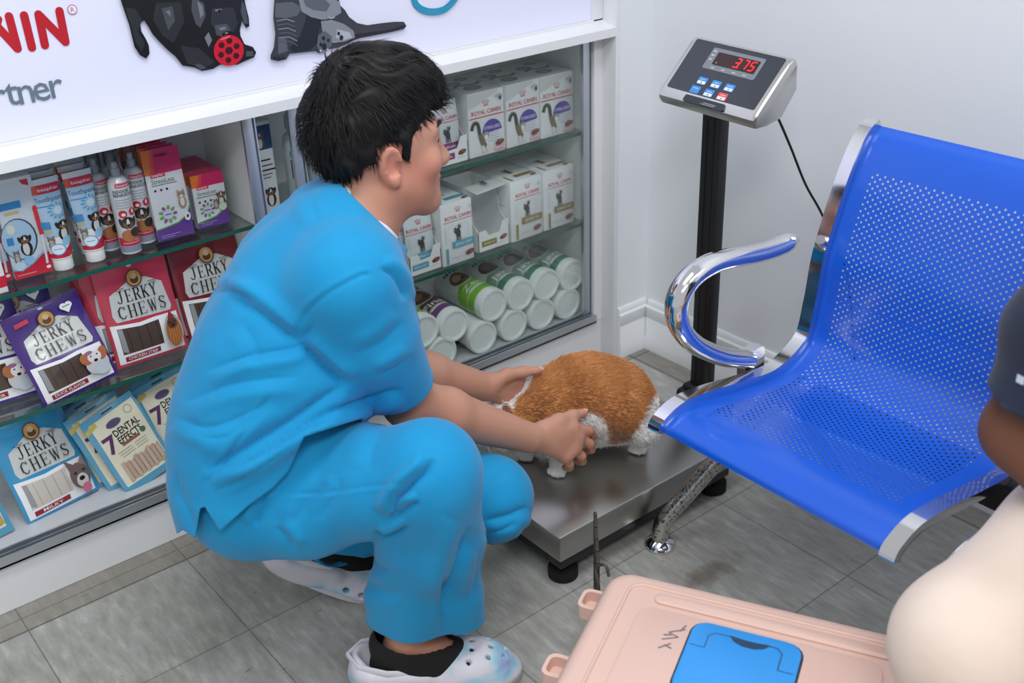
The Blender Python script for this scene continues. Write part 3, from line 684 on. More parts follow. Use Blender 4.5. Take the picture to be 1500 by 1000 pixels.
P.line([(ha0 + .004, hb0 + .050), (ha0 + .024, hb0 + .050), (ha0 + .024, hb0 + .026), (ha0 + .032, hb0 + .018), (ha0 + .06, hb0 + .018)], .0016, G)
P.line([(ha0 + .1, hb0 + .018), (ha1 - .032, hb0 + .018), (ha1 - .024, hb0 + .026), (ha1 - .024, hb0 + .058)], .0022, G); P.line([(ha1 - .024, hb0 + .058), (ha1 - .004, hb0 + .058)], .0012, G)
P.poly([(ha0 + .05, hb0 + .0165), (ha0 + .072, hb0 + .0185), (ha0 + .085, hb0 + .0185), (ha0 + .105, hb0 + .0165), (ha0 + .098, hb0 + .026), (ha0 + .086, hb0 + .031), (ha0 + .07, hb0 + .031), (ha0 + .058, hb0 + .026)], mat('handle_slot', (30, 58, 88), .7))
P.commit(b, lambda u, v, e: cpt(0, 0, CZ + .009) + np.outer(u, ka) + np.outer(v, kb) + V(0, 0, 1) * e); b.build('handle', carrier)
M_wire = mat('rusty_door_wire', (84, 74, 66), .5, .6)
h0 = cpt(-.03, -.012, 0); dd = nrm(V(.655, .755, 0)); b = MB()
for k in range(5): b.tube([h0 + dd * (.02 + .03 * k) + V(0, 0, .06), h0 + dd * (.02 + .03 * k) + V(0, 0, .275)], .0029, M_wire, 8)
for z in (.065, .15, .23, .27): b.tube([h0 + dd * .012 + V(0, 0, z), h0 + dd * .15 + V(0, 0, z)], .0030, M_wire, 8)
b.tube(smooth_path([h0 + V(0, 0, .215), h0 + V(.004, .004, .24), h0 + V(.012, .018, .262), h0 + V(.02, .006, .27), h0 + V(.018, -.004, .255)], 4), .0026, M_wire, 8)
b.build('wire_door', carrier)
# ---------------------------------------------------------------- shared cloth / skin
def tint_mat(name, rough, sheen=0, sub=0, spec=.4):
    m = mat(name, (200, 200, 200), rough, sheen=sheen, sub=sub, spec=spec)
    a = N(m, 'ShaderNodeVertexColor'); a.layer_name = 'tint'; LK(m, a.outputs['Color'], bsdf(m).inputs['Base Color']); return m
def cloth(name, c, c2, weave=900, sheen=.15):
    m = mat(name, c, .78, sheen=sheen, spec=.25); mix_noise(m, c, c2, 14, .3, .7); add_bump(m, 34, .32, 9, .0022); return m
M_scrub = cloth('scrub_cotton', (20, 144, 197), (16, 137, 190))
M_skin = tint_mat('skin', .5, sub=.12)
add_bump(M_skin, 220, .08, 3, .0006)
M_hair = mat('black_hair', (15, 14, 14), .5, spec=.25)
def lin(*c): return np.array(rgb(*c)[:3])
def blend(a, b, t): return a + (b - a) * np.clip(t, 0, 1)[:, None]

# ---------------------------------------------------------------- the crouching vet
vet = thing('person', 'crouching person in bright blue scrubs and pale clogs holding the cat', 'person', (.70, 1.36, 0))
RS = at(510, 412, 1.57); LS = at(512, 348, 1.86); lat = nrm(LS - RS)   # lat: towards the person's left
NB = at(536, 322, 1.70)
EL = at(598, 588, 1.745); WR = at(772, 640, 1.955)
LWR = at(708, 566, 2.09); LEL = at(588, 541, 1.95)
hf = nrm(V(.982, -.191, -.02)); hr = nrm(np.cross(hf, V(0.02, 0.03, 1))); hu_ = np.cross(hr, hf)
HR = np.stack([hr, hf, hu_], 1)
EAR = at(574, 238, 1.615); HC = EAR - hr * .072
def hd(x, y, z): return HC + HR @ V(x, y, z)
sp = [(372, 705, 1.76, .106), (380, 640, 1.76, .120), (396, 586, 1.75, .130), (428, 508, 1.735, .130), (456, 416, 1.72, .106), (498, 336, 1.70, .076)]
body = SDF((.30, .95, .02), (1.32, 1.82, 1.13), .0034)
for q in (-1, 1):
    pts = [at(a, c, d) + lat * .05 * q for a, c, d, r in sp]; body.chain(pts, [r - .026 for *_, r in sp], .04)
body.cone(RS, LS, .062, .062, .05)
body.chain([NB - (NB - at(490, 375, 1.70)) * .3, NB + (HC - NB) * .3, HC - HR @ V(0, .015, .03)], [.058, .055, .055], .03)
body.chain([RS, RS + (EL - RS) * .5, EL], [.056, .047, .041], .03); body.chain([EL, EL + (WR - EL) * .3, WR], [.040, .041, .0275], .015)
body.chain([LS, LS + (LEL - LS) * .5, LEL], [.056, .047, .041], .03); body.chain([LEL, LEL + (LWR - LEL) * .3, LWR], [.040, .041, .0275], .015)
# head
body.ell(hd(0, -.008, .045), (.071, .086, .083), HR, .02)
body.ell(hd(0, .035, .01), (.064, .066, .075), HR, .03)
body.ell(hd(0, .042, -.045), (.055, .052, .052), HR, .03)
body.cone(hd(-.045, .01, -.045), hd(-.012, .075, -.088), .022, .018, .03); body.cone(hd(.045, .01, -.045), hd(.012, .075, -.088), .022, .018, .03)
body.ell(hd(0, .080, -.086), (.022, .016, .016), HR, .02)
for s in (-1, 1):
    body.ell(hd(s * .040, .072, -.018), (.022, .016, .018), HR, .025)          # cheekbone
    body.cone(hd(s * .012, .094, .030), hd(s * .045, .078, .030), .009, .007, .02)  # brow
    body.ell(hd(s * .031, .097, .013), (.015, .010, .009), HR, .012, 'sub')    # eye socket
    body.ell(hd(s * .031, .081, .012), (.0145, .0105, .0105), HR, .006)        # lids
    body.cone(hd(s * .009, .104, -.030), hd(s * .013, .099, -.031), .0075, .006, .008)   # nostril wings
    E0 = hd(s * .076, -.004, -.004); ear = HR @ np.array(Euler((math.radians(-8), math.radians(s * 10), math.radians(-s * 26))).to_matrix())
    body.ell(E0, (.0085, .019, .032), ear, .006); body.ell(E0 + HR @ V(-s * .004, .006, -.002), (.012, .010, .012), ear, .008)
    body.ell(E0 + HR @ V(s * .0075, .003, .003), (.0052, .0115, .021), ear, .004, 'sub'); body.ell(E0 + HR @ V(s * .005, .012, -.004), (.007, .006, .009), ear, .004, 'sub')
    body.ell(E0 + HR @ V(s * .0015, .005, -.026), (.006, .009, .009), ear, .006)
body.cone(hd(0, .094, .022), hd(0, .110, -.024), .0085, .0125, .014); body.ell(hd(0, .113, -.026), (.012, .011, .010), HR, .008)
body.ell(hd(0, .096, -.052), (.020, .010, .0065), HR, .008); body.ell(hd(0, .094, -.064), (.018, .010, .007), HR, .007); body.ell(hd(0, .106, -.058), (.022, .006, .0016), HR, .003, 'sub')
# legs
RH, RK, RA = at(365, 725, 1.72), at(628, 690, 1.60), atz(596, 940, .085)
LH, LKn = RH + lat * .17, at(718, 728, 1.885)
vw = lambda v: ((v - CAM) @ RM)
ld = nrm(V(.86, -.50, 0)); lball = V(.765, 1.462, .0); lheel = lball - ld * .165
LA = lheel + V(0, 0, .148) + ld * .080
for (a, c, e) in ((RH, RK, RA), (LH, LKn, LA)): body.chain([a, c], [.075, .052], .03); body.chain([c, c + (e - c) * .35, e], [.050, .044, .029], .02)
RT = atz(748, 990, .0); rd = nrm((RT - RA) * V(1, 1, 0))
body.chain([RA, RA + rd * .03 - V(0, 0, .03), RA + rd * .10 - V(0, 0, .045)], [.034, .036, .028], .02); body.cone(RA - V(0, 0, .01), RA - rd * .035 - V(0, 0, .045), .03, .026, .02)
body.chain([LA, LA + ld * .02 - V(0, 0, .03), LA + ld * .10 - V(0, 0, .10)], [.034, .036, .028], .02)
# hands
def fingers(w, mc, fs, r=.0088):
    for p in mc: body.cone(w, p, .0165, .0115, .014)
    for i in range(3): body.cone(mc[i], mc[i + 1], .0115, .0115, .012)
    for p, q in zip(mc, fs):
        R = [.0102, r, r * .95, r * .84][:len(q) + 1]; body.chain([p] + q, R, .004)
body.k = 0
rm = [at(838, 626, 2.02), at(845, 640, 2.03), at(840, 655, 2.03), at(828, 668, 2.02)]
fingers(WR, rm, [[at(863, 631, 2.045), at(869, 638, 2.075), at(862, 643, 2.10)], [at(864, 650, 2.05), at(866, 658, 2.08), at(856, 662, 2.11)],
                 [at(852, 668, 2.045), at(853, 675, 2.075), at(846, 676, 2.10)], [at(834, 679, 2.035), at(834, 684, 2.06), at(828, 684, 2.08)]])
body.chain([at(795, 628, 1.98), at(818, 616, 2.005), at(838, 609, 2.03), at(855, 604, 2.05)], [.016, .0125, .0105, .0085], .01)
lm = [at(757, 557, 2.135), at(760, 570, 2.15), at(758, 583, 2.155), at(752, 595, 2.15)]
fingers(LWR, lm, [[at(772, 556, 2.17), at(783, 562, 2.195), at(788, 570, 2.215)], [at(774, 573, 2.185), at(782, 582, 2.21), at(786, 590, 2.23)],
                  [at(768, 588, 2.185), at(774, 597, 2.205), at(777, 605, 2.22)], [at(761, 601, 2.175), at(766, 609, 2.195), at(769, 615, 2.21)]])
body.chain([at(722, 560, 2.09), at(742, 549, 2.10), at(765, 545, 2.115), at(788, 542, 2.125)], [.017, .0125, .0105, .0085], .01)
bv, bF = body.mesh(2)
skin = np.repeat(lin(198, 148, 126)[None], len(bv), 0)
n1 = fnoise(bv, 60, 3); skin = blend(skin, lin(184, 132, 108), .5 + .4 * n1)
loc = (bv - HC) @ HR
cheek = np.exp(-(((np.abs(loc[:, 0]) - .05) / .03) ** 2 + ((loc[:, 1] - .05) / .04) ** 2 + ((loc[:, 2] + .03) / .035) ** 2)); skin = blend(skin, lin(204, 126, 106), cheek * .6)
earm = np.exp(-(((np.abs(loc[:, 0]) - .078) / .014) ** 2 + (loc[:, 1] / .03) ** 2 + (loc[:, 2] / .04) ** 2)); skin = blend(skin, lin(208, 132, 112), earm * .7)
lip = np.exp(-((loc[:, 0] / .02) ** 2 + ((loc[:, 1] - .102) / .012) ** 2 + ((loc[:, 2] + .058) / .009) ** 2)); skin = blend(skin, lin(168, 92, 84), lip)
for j in [q for q in rm] + [at(865, 632, 2.04), at(866, 652, 2.045), at(853, 670, 2.04)]: skin = blend(skin, lin(186, 112, 92), .5 * np.exp(-((bv - j) ** 2).sum(1) / .011 ** 2))
for j in (at(789, 542, 2.125), at(856, 604, 2.05)): skin = blend(skin, lin(214, 140, 122), .6 * np.exp(-((bv - j) ** 2).sum(1) / .012 ** 2))
vb = sdf_obj('body', bv, bF, M_skin, vet, colors=skin)
# eyes and brows
for s in (-1, 1):
    b = MB(); g = bmesh.new(); bmesh.ops.create_uvsphere(g, u_segments=16, v_segments=10, radius=.0108); b.bm(g, mat('eye_white', (226, 220, 214), .2), Matrix.Translation(Vector(hd(s * .031, .0825, .012))))
    g = bmesh.new(); bmesh.ops.create_uvsphere(g, u_segments=12, v_segments=8, radius=.0055); b.bm(g, mat('dark_iris', (28, 18, 14), .15), Matrix.Translation(Vector(hd(s * .0325, .0895, .011)))); b.build('eye', vet)
    b = MB(); b.tube([hd(s * .013, .1035, .033), hd(s * .03, .099, .038), hd(s * .05, .083, .034)], [.003, .0035, .0015], M_hair, 8); b.build('eyebrow', vet)
# nails
for (p, q) in ((at(787, 540, 2.118), at(793, 541, 2.122)), (at(854, 602, 2.043), at(860, 602, 2.047))):
    b = MB(); b.tube([p, q], [.0062, .0048], mat('fingernail', (226, 170, 156), .3), 10, .5); b.build('thumb_nail', vet)

# hair: a cap with locks swept from the crown
hs_ = SDF(HC - .16, HC + .18, .0034)
hs_.ell(hd(0, -.006, .060), (.080, .088, .100), HR, .02); hs_.ell(hd(0, .045, .100), (.064, .062, .052), HR, .03); hs_.ell(hd(0, -.046, .018), (.070, .046, .062), HR, .03)
hs_.ell(hd(0, .088, .088), (.050, .026, .030), HR, .02)
for s in (-1, 1): hs_.cone(hd(s * .071, .022, .03), hd(s * .071, .024, .004), .010, .004, .01)
hv_, hF_ = hs_.mesh(2); hl = (hv_ - HC) @ HR
x, y, z = np.abs(hl[:, 0]), hl[:, 1], hl[:, 2]
line_ = np.where(y > .062, .062 - .35 * (x - .03), np.where(y > .016, -.004 + 1.25 * np.maximum(y - .028, 0), np.where(y > -.024, .028, .006 - .75 * np.clip(-.024 - y, 0, .045))))
keep = z > line_
hn_ = vnormals(hv_, hF_); hv_ = hv_ + hn_ * (.0028 * np.sin(hl[:, :1] * 240 + 3 * fnoise(hl, 60, 5)[:, None] * 2) + .0025 * fnoise(hl, 110, 9)[:, None])
Fk = hF_[keep[hF_].all(1)]
hair = sdf_obj('hair', hv_, Fk, M_hair, vet, solid=.006)
idx = np.unique(Fk); crown = hd(.01, -.062, .135); LV = []; LF = []; nb = 0
for i in rng.choice(idx, 5200):
    p = hv_[i]; nn = hn_[i]; d = p - crown; d = d - nn * (d @ nn); L = np.linalg.norm(d); d = d / max(L, 1e-4) if L > .012 else nrm(rng.normal(size=3))
    g = nrm(d + rng.normal(size=3) * .22 - hu_ * .35); ln = rng.uniform(.018, .040) * (.45 if abs(hl[i, 0]) > .055 and hl[i, 2] < .05 else 1); wd = rng.uniform(.0006, .0014); q = p - nn * .001; sd = nrm(np.cross(g, nn)); lift = rng.uniform(.0, .07) if L > .05 else rng.uniform(.1, .6)
    pts = []
    for k in range(5):
        t = k / 4; pts.append((q.copy(), wd * (1 - t) ** .7)); g2 = nrm(g + nn * (lift * (1 - 1.5 * t)) - hu_ * .15 * t); q = q + g2 * ln / 4
        h_ = HR.T @ (q - HC); e_ = V(h_[0] / .0745, (h_[1] + .014) / .094, (h_[2] - .045) / .085); r_ = np.linalg.norm(e_)
        if r_ < 1.05: q = HC + HR @ (V(0, -.014, .045) + V(*(e_ / r_ * 1.06)) * V(.0745, .094, .085))
    for (c, w_) in pts: LV += [c - sd * w_, c + nn * w_ * .6, c + sd * w_]
    for k in range(4):
        a = nb + 3 * k; LF += [(a, a + 1, a + 4, a + 3), (a + 1, a + 2, a + 5, a + 4)]
    nb += 15
lk = sdf_obj('hair_locks', np.array(LV), np.array(LF), M_hair, vet); lk.parent = hair

# scrub top
def crease(v, n, px, w, amp, ridge=.8, side=1):           # press a fold into the sheet along a traced line
    c = vw(v); X = 750 + FPX * c[:, 0] / c[:, 1]; Y = 500 - FPX * c[:, 2] / c[:, 1]; P_ = np.array([q[:2] for q in smooth_path([(a, b, 0) for a, b in px], 5)])
    best = np.full(len(v), 1e9); sg = np.zeros(len(v)); tt = np.zeros(len(v)); m = len(P_) - 1
    near = (X > P_[:, 0].min() - 9 * w) & (X < P_[:, 0].max() + 9 * w) & (Y > P_[:, 1].min() - 9 * w) & (Y < P_[:, 1].max() + 9 * w) & ((n * (v - CAM)).sum(1) < 0)
    I = np.nonzero(near)[0]
    for k in range(m):
        d = P_[k + 1] - P_[k]; L = d @ d + 1e-9; t = np.clip(((X[I] - P_[k, 0]) * d[0] + (Y[I] - P_[k, 1]) * d[1]) / L, 0, 1)
        ex = X[I] - P_[k, 0] - t * d[0]; ey = Y[I] - P_[k, 1] - t * d[1]; D = np.hypot(ex, ey); b = D < best[I]
        J = I[b]; best[J] = D[b]; sg[J] = np.sign(d[0] * ey[b] - d[1] * ex[b]); tt[J] = (k + t[b]) / m
    s_ = best * sg * side; e = np.clip(np.minimum(tt, 1 - tt) / .22, 0, 1) ** .7
    return v + n * (e * near * amp * (1.35 * (-np.exp(-np.abs(s_) / w * 1.25) + ridge * np.exp(-((s_ - 2.2 * w) / (1.5 * w)) ** 2))))[:, None]
def creases(v, F, lst):
    for q in lst: v = crease(v, vnormals(v, F), *q)
    return v
def trim_line(v, F, px, region):                          # cut a hem along a traced line; what lies below it goes
    c = vw(v); X = 750 + FPX * c[:, 0] / c[:, 1]; Y = 500 - FPX * c[:, 2] / c[:, 1]; P_ = np.array(px, float)
    g = Y - np.interp(X, P_[:, 0], P_[:, 1]); bad = (g > 0) & region(v, X, Y); F = F[~bad[F].all(1)]; used = np.zeros(len(v), bool); used[F.ravel()] = True; mv = bad & used
    v = v.copy(); v[mv] += (np.clip(g[mv], 0, 14) * c[mv, 1] / FPX)[:, None] * RM[:, 2]; return v, F
def drape(v, amp=1):
    return amp * (.0022 * fnoise(v, 26, 1) + .0030 * fnoise(v * V(1, 1, .55), 15, 4))
top = SDF((.28, .98, .10), (1.02, 1.86, .98), .0034)
for q in (-1, 1): top.chain([at(a, c, d) + lat * .055 * q for a, c, d, r in [(368, 770, 1.77, .098)] + sp], [.094] + [r for *_, r in sp], .05)
top.chain([at(450, 552, 1.81), at(535, 590, 1.84)], [.08, .046], .05); top.cone(RS, LS, .074, .074, .05); top.cone(at(498, 345, 1.70), NB, .074, .064, .04)
SH = [RS, at(544, 490, 1.62), at(588, 568, 1.71), at(598, 588, 1.735)]; top.chain(SH[:2], [.077, .070], .03); top.chain([SH[0] + (SH[1] - SH[0]) * .55] + SH[1:], [.073, .070, .053, .052], .008)
LSH = [LS, LS + (LEL - LS) * .5, LS + (LEL - LS) * .8, LEL]; top.chain(LSH, [.074, .060, .052, .050], .03)
tv, tF = top.mesh(3); tn = vnormals(tv, tF); tv = tv + tn * drape(tv, .7)[:, None]
tv = creases(tv, tF, [([(330, 432), (370, 452), (410, 482), (440, 502)], 9, .008, .9, -1), ([(306, 424), (340, 428), (372, 444)], 7, .004, .8, -1), ([(438, 503), (460, 522), (485, 545), (512, 566)], 8, .011, .7, -1), ([(300, 545), (360, 522), (420, 512), (446, 503)], 7, .005, .9, 1), ([(268, 590), (330, 566), (390, 556), (440, 552)], 8, .0035, .9, 1),
    ([(300, 692), (360, 656), (430, 616), (505, 562)], 9, .011, .8, 1), ([(325, 690), (380, 664), (440, 625), (500, 596)], 7, .008, .7, 1), ([(255, 610), (300, 626), (350, 612), (400, 585)], 8, .004, .9, 1), ([(290, 640), (330, 640), (372, 610)], 7, .003, .8, 1), ([(450, 625), (500, 600), (560, 580), (590, 572)], 7, .008, .8, 1),
    ([(556, 392), (576, 402), (590, 424), (594, 440)], 6, .006, .8, -1), ([(545, 405), (535, 402), (520, 408), (480, 430), (448, 458), (432, 490)], 3.2, .0022, .5, 1), ([(258, 690), (262, 720), (275, 750), (286, 780)], 6, .003, .7, 1), ([(452, 262), (456, 300), (470, 330)], 8, .002, .8, 1), ([(590, 470), (560, 500), (520, 520)], 8, .003, .9, 1), ([(606, 520), (580, 540), (548, 552)], 7, .003, .9, 1), ([(400, 575), (360, 630), (325, 680), (296, 712)], 3.6, .0024, .5, 1), ([(318, 718), (360, 700), (405, 672), (438, 648)], 3.6, .0026, .5, 1), ([(350, 470), (372, 500), (380, 540)], 9, .002, .9, 1)])
nc = nrm(HC - HR @ V(0, .0, .02) - NB); pc = at(520, 290, 1.60)
cn_ = nrm(.69 * RM[:, 0] + .72 * RM[:, 2]); cp_ = at(521, 291, 1.62)
tv, tF = trim(tv, tF, cp_, cn_, lambda v: np.linalg.norm(v - NB, axis=1) < .19)
ad = nrm(SH[2] - SH[1]); tv, tF = trim(tv, tF, at(588, 566, 1.705), ad, lambda v: np.linalg.norm(v - at(600, 585, 1.745), axis=1) < .13)
ld2 = nrm(LEL - LS); tv, tF = trim(tv, tF, LS + (LEL - LS) * .72, ld2, lambda v: np.linalg.norm(v - LEL, axis=1) < .17)
tv, tF = trim(tv, tF, at(330, 805, 1.66), V(0, 0, -1), lambda v: v[:, 2] < .5)
tv, tF = trim_line(tv, tF, [(230, 800), (268, 776), (286, 788), (293, 745), (300, 742), (322, 778), (362, 742), (400, 714), (422, 690), (445, 640), (500, 622), (560, 604), (600, 592)], lambda v, X, Y: (vw(v)[:, 1] < 1.80) & (Y > 560) & (X < 605) & (np.linalg.norm(v - (RS + (EL - RS) * .7), axis=1) > .10) & (np.linalg.norm(v - EL, axis=1) > .095))
sdf_obj('scrub_top', tv, tF, M_scrub, vet, solid=.0022)
us = SDF(NB - .16, NB + .16, .004); us.chain([at(498, 345, 1.70), NB + nc * .06], [.071, .0615], .02); us.cone(RS + (LS - RS) * .25, RS + (LS - RS) * .75, .074, .074, .04)
uv_, uF = us.mesh(2); uv_, uF = trim(uv_, uF, cp_ + cn_ * .009, cn_); sdf_obj('undershirt', uv_, uF, mat('white_cotton', (236, 238, 240), .8), vet, solid=.0015)
# scrub trousers
tr = SDF((.28, .95, .03), (1.10, 1.86, .60), .0034)
hipc = (RH + LH) / 2
tr.cone(RH - V(0, 0, .0), LH, .086, .09, .04)
for q in (-1, 1): tr.chain([at(378, 700, 1.76) + lat * .05 * q, at(388, 640, 1.76) + lat * .05 * q, at(396, 605, 1.755) + lat * .05 * q], [.100, .110, .112], .04)
tr.cone(at(420, 690, 1.70), at(500, 672, 1.68), .075, .07, .04)
RHEM = at(621, 900, 1.79); wx = nrm(RM[:, 0] * V(1, 1, 0)) * .050; LHEM = LA + ld * .015 + V(0, 0, -.03)
tr.chain([RH, at(450, 742, 1.69), at(560, 706, 1.64), RK, at(632, 760, 1.67)], [.084, .074, .076, .070, .070], .03)
for q in (-1, -.33, .33, 1): tr.chain([RK + V(0, 0, -.02), at(631, 790, 1.695) + wx * .5 * q, RHEM - (RHEM - RK) * .15 + wx * q, RHEM + wx * 1.28 * q + V(0, 0, -.05)], [.064, .056, .042, .040], .02)
tr.chain([RK, RK + (RA - RK) * .35, RA + V(0, 0, -.05)], [.066, .057, .046], .02)
tr.chain([LH, LH + (LKn - LH) * .5, LKn, LKn + (LHEM - LKn) * .5, LHEM], [.09, .08, .068, .064, .060], .03)
pv, pF = tr.mesh(3); pn = vnormals(pv, pF)
pv = pv + pn * drape(pv, .45)[:, None]
pv = creases(pv, pF, [([(634, 672), (622, 692), (600, 712), (580, 738), (572, 756)], 7, .011, .9, 1), ([(615, 735), (600, 742), (584, 752), (572, 762)], 5, .007, .8, 1), ([(548, 778), (562, 786), (580, 782), (600, 770)], 5, .007, .8, -1), ([(540, 806), (552, 830), (575, 838)], 6, .004, .8, 1), ([(541, 850), (560, 866), (590, 872)], 7, .003, .8, 1),
    ([(690, 770), (676, 810), (662, 850), (640, 890)], 12, .009, .9, 1), ([(652, 845), (648, 880), (648, 925)], 4, .004, .6, 1), ([(705, 800), (700, 840), (690, 880)], 9, .004, .8, 1), ([(480, 705), (450, 735), (428, 770)], 8, .003, .9, 1), ([(390, 725), (378, 748), (374, 770)], 6, .005, .8, 1), ([(405, 770), (420, 790), (432, 806)], 6, .004, .8, -1), ([(500, 700), (490, 725), (468, 760)], 7, .003, .8, 1),
    ([(774, 742), (745, 756), (708, 764)], 7, .006, .9, -1), ([(760, 765), (735, 778), (708, 784)], 6, .005, .8, -1), ([(712, 700), (730, 690), (752, 694)], 7, .002, .8, 1), ([(560, 625), (545, 660), (540, 690)], 10, .002, .9, 1), ([(400, 722), (470, 722), (540, 712), (600, 708)], 2.6, .0016, .4, 1)])
pv, pF = trim(pv, pF, RHEM, nrm(V(-.03, .03, -1)), lambda v: (np.linalg.norm((v - RHEM), axis=1) < .26))
pv, pF = trim(pv, pF, LHEM + V(0, 0, .02), nrm(LHEM - LKn + V(0, 0, -.25)), lambda v: np.linalg.norm(v - LHEM, axis=1) < .15)
sdf_obj('scrub_trousers', pv, pF, M_scrub, vet, solid=.0022)
# clogs
M_clog = mat('marbled_clog_foam', (206, 203, 214), .5)
rp = mix_noise(M_clog, (214, 213, 220), (150, 140, 196), 7, .42, .66, 3, (1, 1, 2)); e = rp.color_ramp.elements.new(.54); e.color = rgb(208, 206, 216); e = rp.color_ramp.elements.new(.60); e.color = rgb(150, 198, 216)
def clog(o, d, pitch, nm):
    d = nrm(d); sd = np.cross(d, V(0, 0, 1)); R = np.stack([sd, d, V(0, 0, 1)], 1) @ np.array(Matrix.Rotation(-pitch, 3, 'X'))
    T = lambda x, y, z: o + R @ V(x, y, z)
    s = SDF(o - .2, o + .2, .0026)
    s.ell(T(0, .065, .020), (.052, .085, .030), R, .02); s.ell(T(0, -.075, .022), (.041, .065, .032), R, .03); s.ell(T(0, 0, .02), (.042, .08, .028), R, .03)
    s.ell(T(0, .055, .040), (.046, .075, .036), R, .02); s.cone(T(-.034, -.095, .042), T(-.036, -.01, .045), .012, .012, .02); s.cone(T(.034, -.095, .042), T(.036, -.01, .045), .012, .012, .02); s.ell(T(0, -.115, .045), (.036, .02, .03), R, .02)
    s.ell(T(0, -.052, .075), (.033, .068, .050), R, .01, 'sub'); s.ell(T(0, .02, .040), (.034, .07, .022), R, .01, 'sub')
    for (x, y) in ((-.02, .03), (.0, .035), (.02, .03), (-.026, .06), (-.009, .064), (.009, .064), (.026, .06), (-.018, .092), (0, .096), (.018, .092), (-.008, .12), (.009, .12)): s.cone(T(x * 1.1, y, .05), T(x * 1.3, y + .01, .1), .0042, .0042, .001, 'sub')
    for q in (-1, 1):
        for y in (.02, .05, .08): s.cone(T(q * .030, y, .024), T(q * .07, y, .024), .0062, .0062, .001, 'sub')
    v, F = s.mesh(2); l = (v - o) @ R; v, F = trim(v, F, o + R @ V(0, 0, .0), -R[:, 2])
    # sole: close the underside
    ob = sdf_obj(nm, v, F, M_clog, vet)
    b = MB(); q = []
    for k in range(40):
        a = 2 * PI * k / 40; yy = .012 + .136 * math.sin(a); wd = (.049 if yy > .03 else .040 + .009 * max(0, (yy + .05) / .08)) * math.cos(a); q.append((wd * (1.0), yy))
    vs = [T(x, y, .0015) for x, y in q] + [T(x * 1.02, y * 1.01, .012) for x, y in q]; b.add(vs, [tuple(range(40)), tuple(range(40, 80))] + [(k, (k + 1) % 40, 40 + (k + 1) % 40, 40 + k) for k in range(40)], mat('clog_sole', (196, 196, 204), .6))
    so = b.build('sole', vet); so.parent = ob
    b = MB(); b.tube([T(-.040, -.02, .052), T(-.043, -.07, .058), T(-.030, -.118, .062), T(0, -.138, .063), T(.030, -.118, .062), T(.043, -.07, .058), T(.040, -.02, .052)], .007, M_clog, 10, .35, up=R[:, 2]); so = b.build('heel_strap', vet); so.parent = ob
    return T
rc = RA * V(1, 1, 0) + rd * .038
T1 = clog(rc, rd, 0, 'clog'); lc = (lball - ld * .055) + V(0, 0, .024); T2 = clog(lc, ld, math.radians(27), 'clog')
M_sock = mat('black_sock', (14, 14, 15), .85)
for A_, d_, dz in ((RA, rd, .045), (LA, ld, .10)):
    s = SDF(A_ - .17, A_ + .15, .004)
    s.chain([A_ + V(0, 0, .06), A_, A_ + d_ * .03 - V(0, 0, .03), A_ + d_ * .10 - V(0, 0, dz)], [.034, .041, .042, .032], .02); s.cone(A_ - V(0, 0, .01), A_ - d_ * .035 - V(0, 0, .045), .036, .031, .02); s.cone(A_ + V(0, 0, .02) - d_ * .02, A_ - d_ * .03, .026, .032, .02)
    v, F = s.mesh(2); v, F = trim(v, F, A_ + V(0, 0, .014), nrm(V(0, 0, 1) + .22 * d_)); sdf_obj('sock', v, F, M_sock, vet, solid=.002)

# ---------------------------------------------------------------- the cat on the scale
cat = thing('cat', 'orange and white cat crouching on the steel weighing plate', 'cat', tuple(atz(880, 660, .122)))
ct = SDF(V(.90, 1.14, .118), V(1.56, 1.66, .44), .0036)
CR, CM, CS, CN, CH = at(893, 588, 2.19), at(850, 587, 2.175), at(806, 600, 2.16), at(774, 617, 2.145), at(737, 624, 2.125)
cl = nrm(V(.12, 1, 0))                                   # across the cat
for q in (-1, 1): ct.chain([CR + cl * .018 * q, CM + cl * .02 * q, CS + cl * .014 * q, CN], [.079, .072, .058, .044], .03)
ct.cone(CN, CH, .044, .034, .02); ct.ell(CH, (.040, .037, .036), None, .02)
fh = nrm(CH - CN); fh = nrm(fh - V(0, 0, .25)); sdh = nrm(np.cross(fh, V(0, 0, 1))); uph = np.cross(sdh, fh)
ct.ell(CH + fh * .032 - uph * .012, (.020, .018, .015), None, .015)
for q in (-1, 1):
    ct.ell(CH + sdh * q * .022 + fh * .012 - uph * .012, (.02, .018, .017), None, .015)
    eb = CH + sdh * q * .023 + uph * .026 - fh * .004
    ct.cone(eb, eb + uph * .046 + sdh * q * .008, .0135, .0025, .008)
ct.chain([CM - V(0, 0, .03), CS - V(0, 0, .03)], [.062, .05], .03)
def paw(p, d): 
    ct.ell(p + V(0, 0, .015), (.019, .019, .015), None, .008); ct.ell(p + d * .010 + V(0, 0, .011), (.015, .015, .011), None, .008)
    s = np.cross(d, V(0, 0, 1))
    for k in (-1.5, -.5, .5, 1.5): ct.ell(p + d * (.026 - .0045 * abs(k)) + s * k * .0088 + V(0, 0, .009), (.0062, .0062, .0085), None, .001)
zp = .1225; hd_ = nrm(V(-.8, -.55, 0))
p1 = atz(936, 657, zp); p2 = atz(820, 690, zp); p3 = p1 + cl * .125 + V(.02, .0, 0); p4 = p2 + cl * .075 + V(-.02, .01, 0)
ct.ell(at(918, 598, 2.135), (.052, .045, .05), None, .03); ct.chain([at(924, 612, 2.12), at(943, 632, 2.125), p1 + V(.004, .004, .018)], [.037, .024, .0185], .015); paw(p1, hd_)
ct.ell(at(918, 598, 2.135) + cl * .13, (.058, .05, .055), None, .03); ct.chain([at(924, 612, 2.12) + cl * .14, p3 + V(.02, 0, .05), p3 + V(0, 0, .02)], [.04, .024, .0145], .015); paw(p3, hd_)
fd = nrm(V(-.85, -.45, 0))
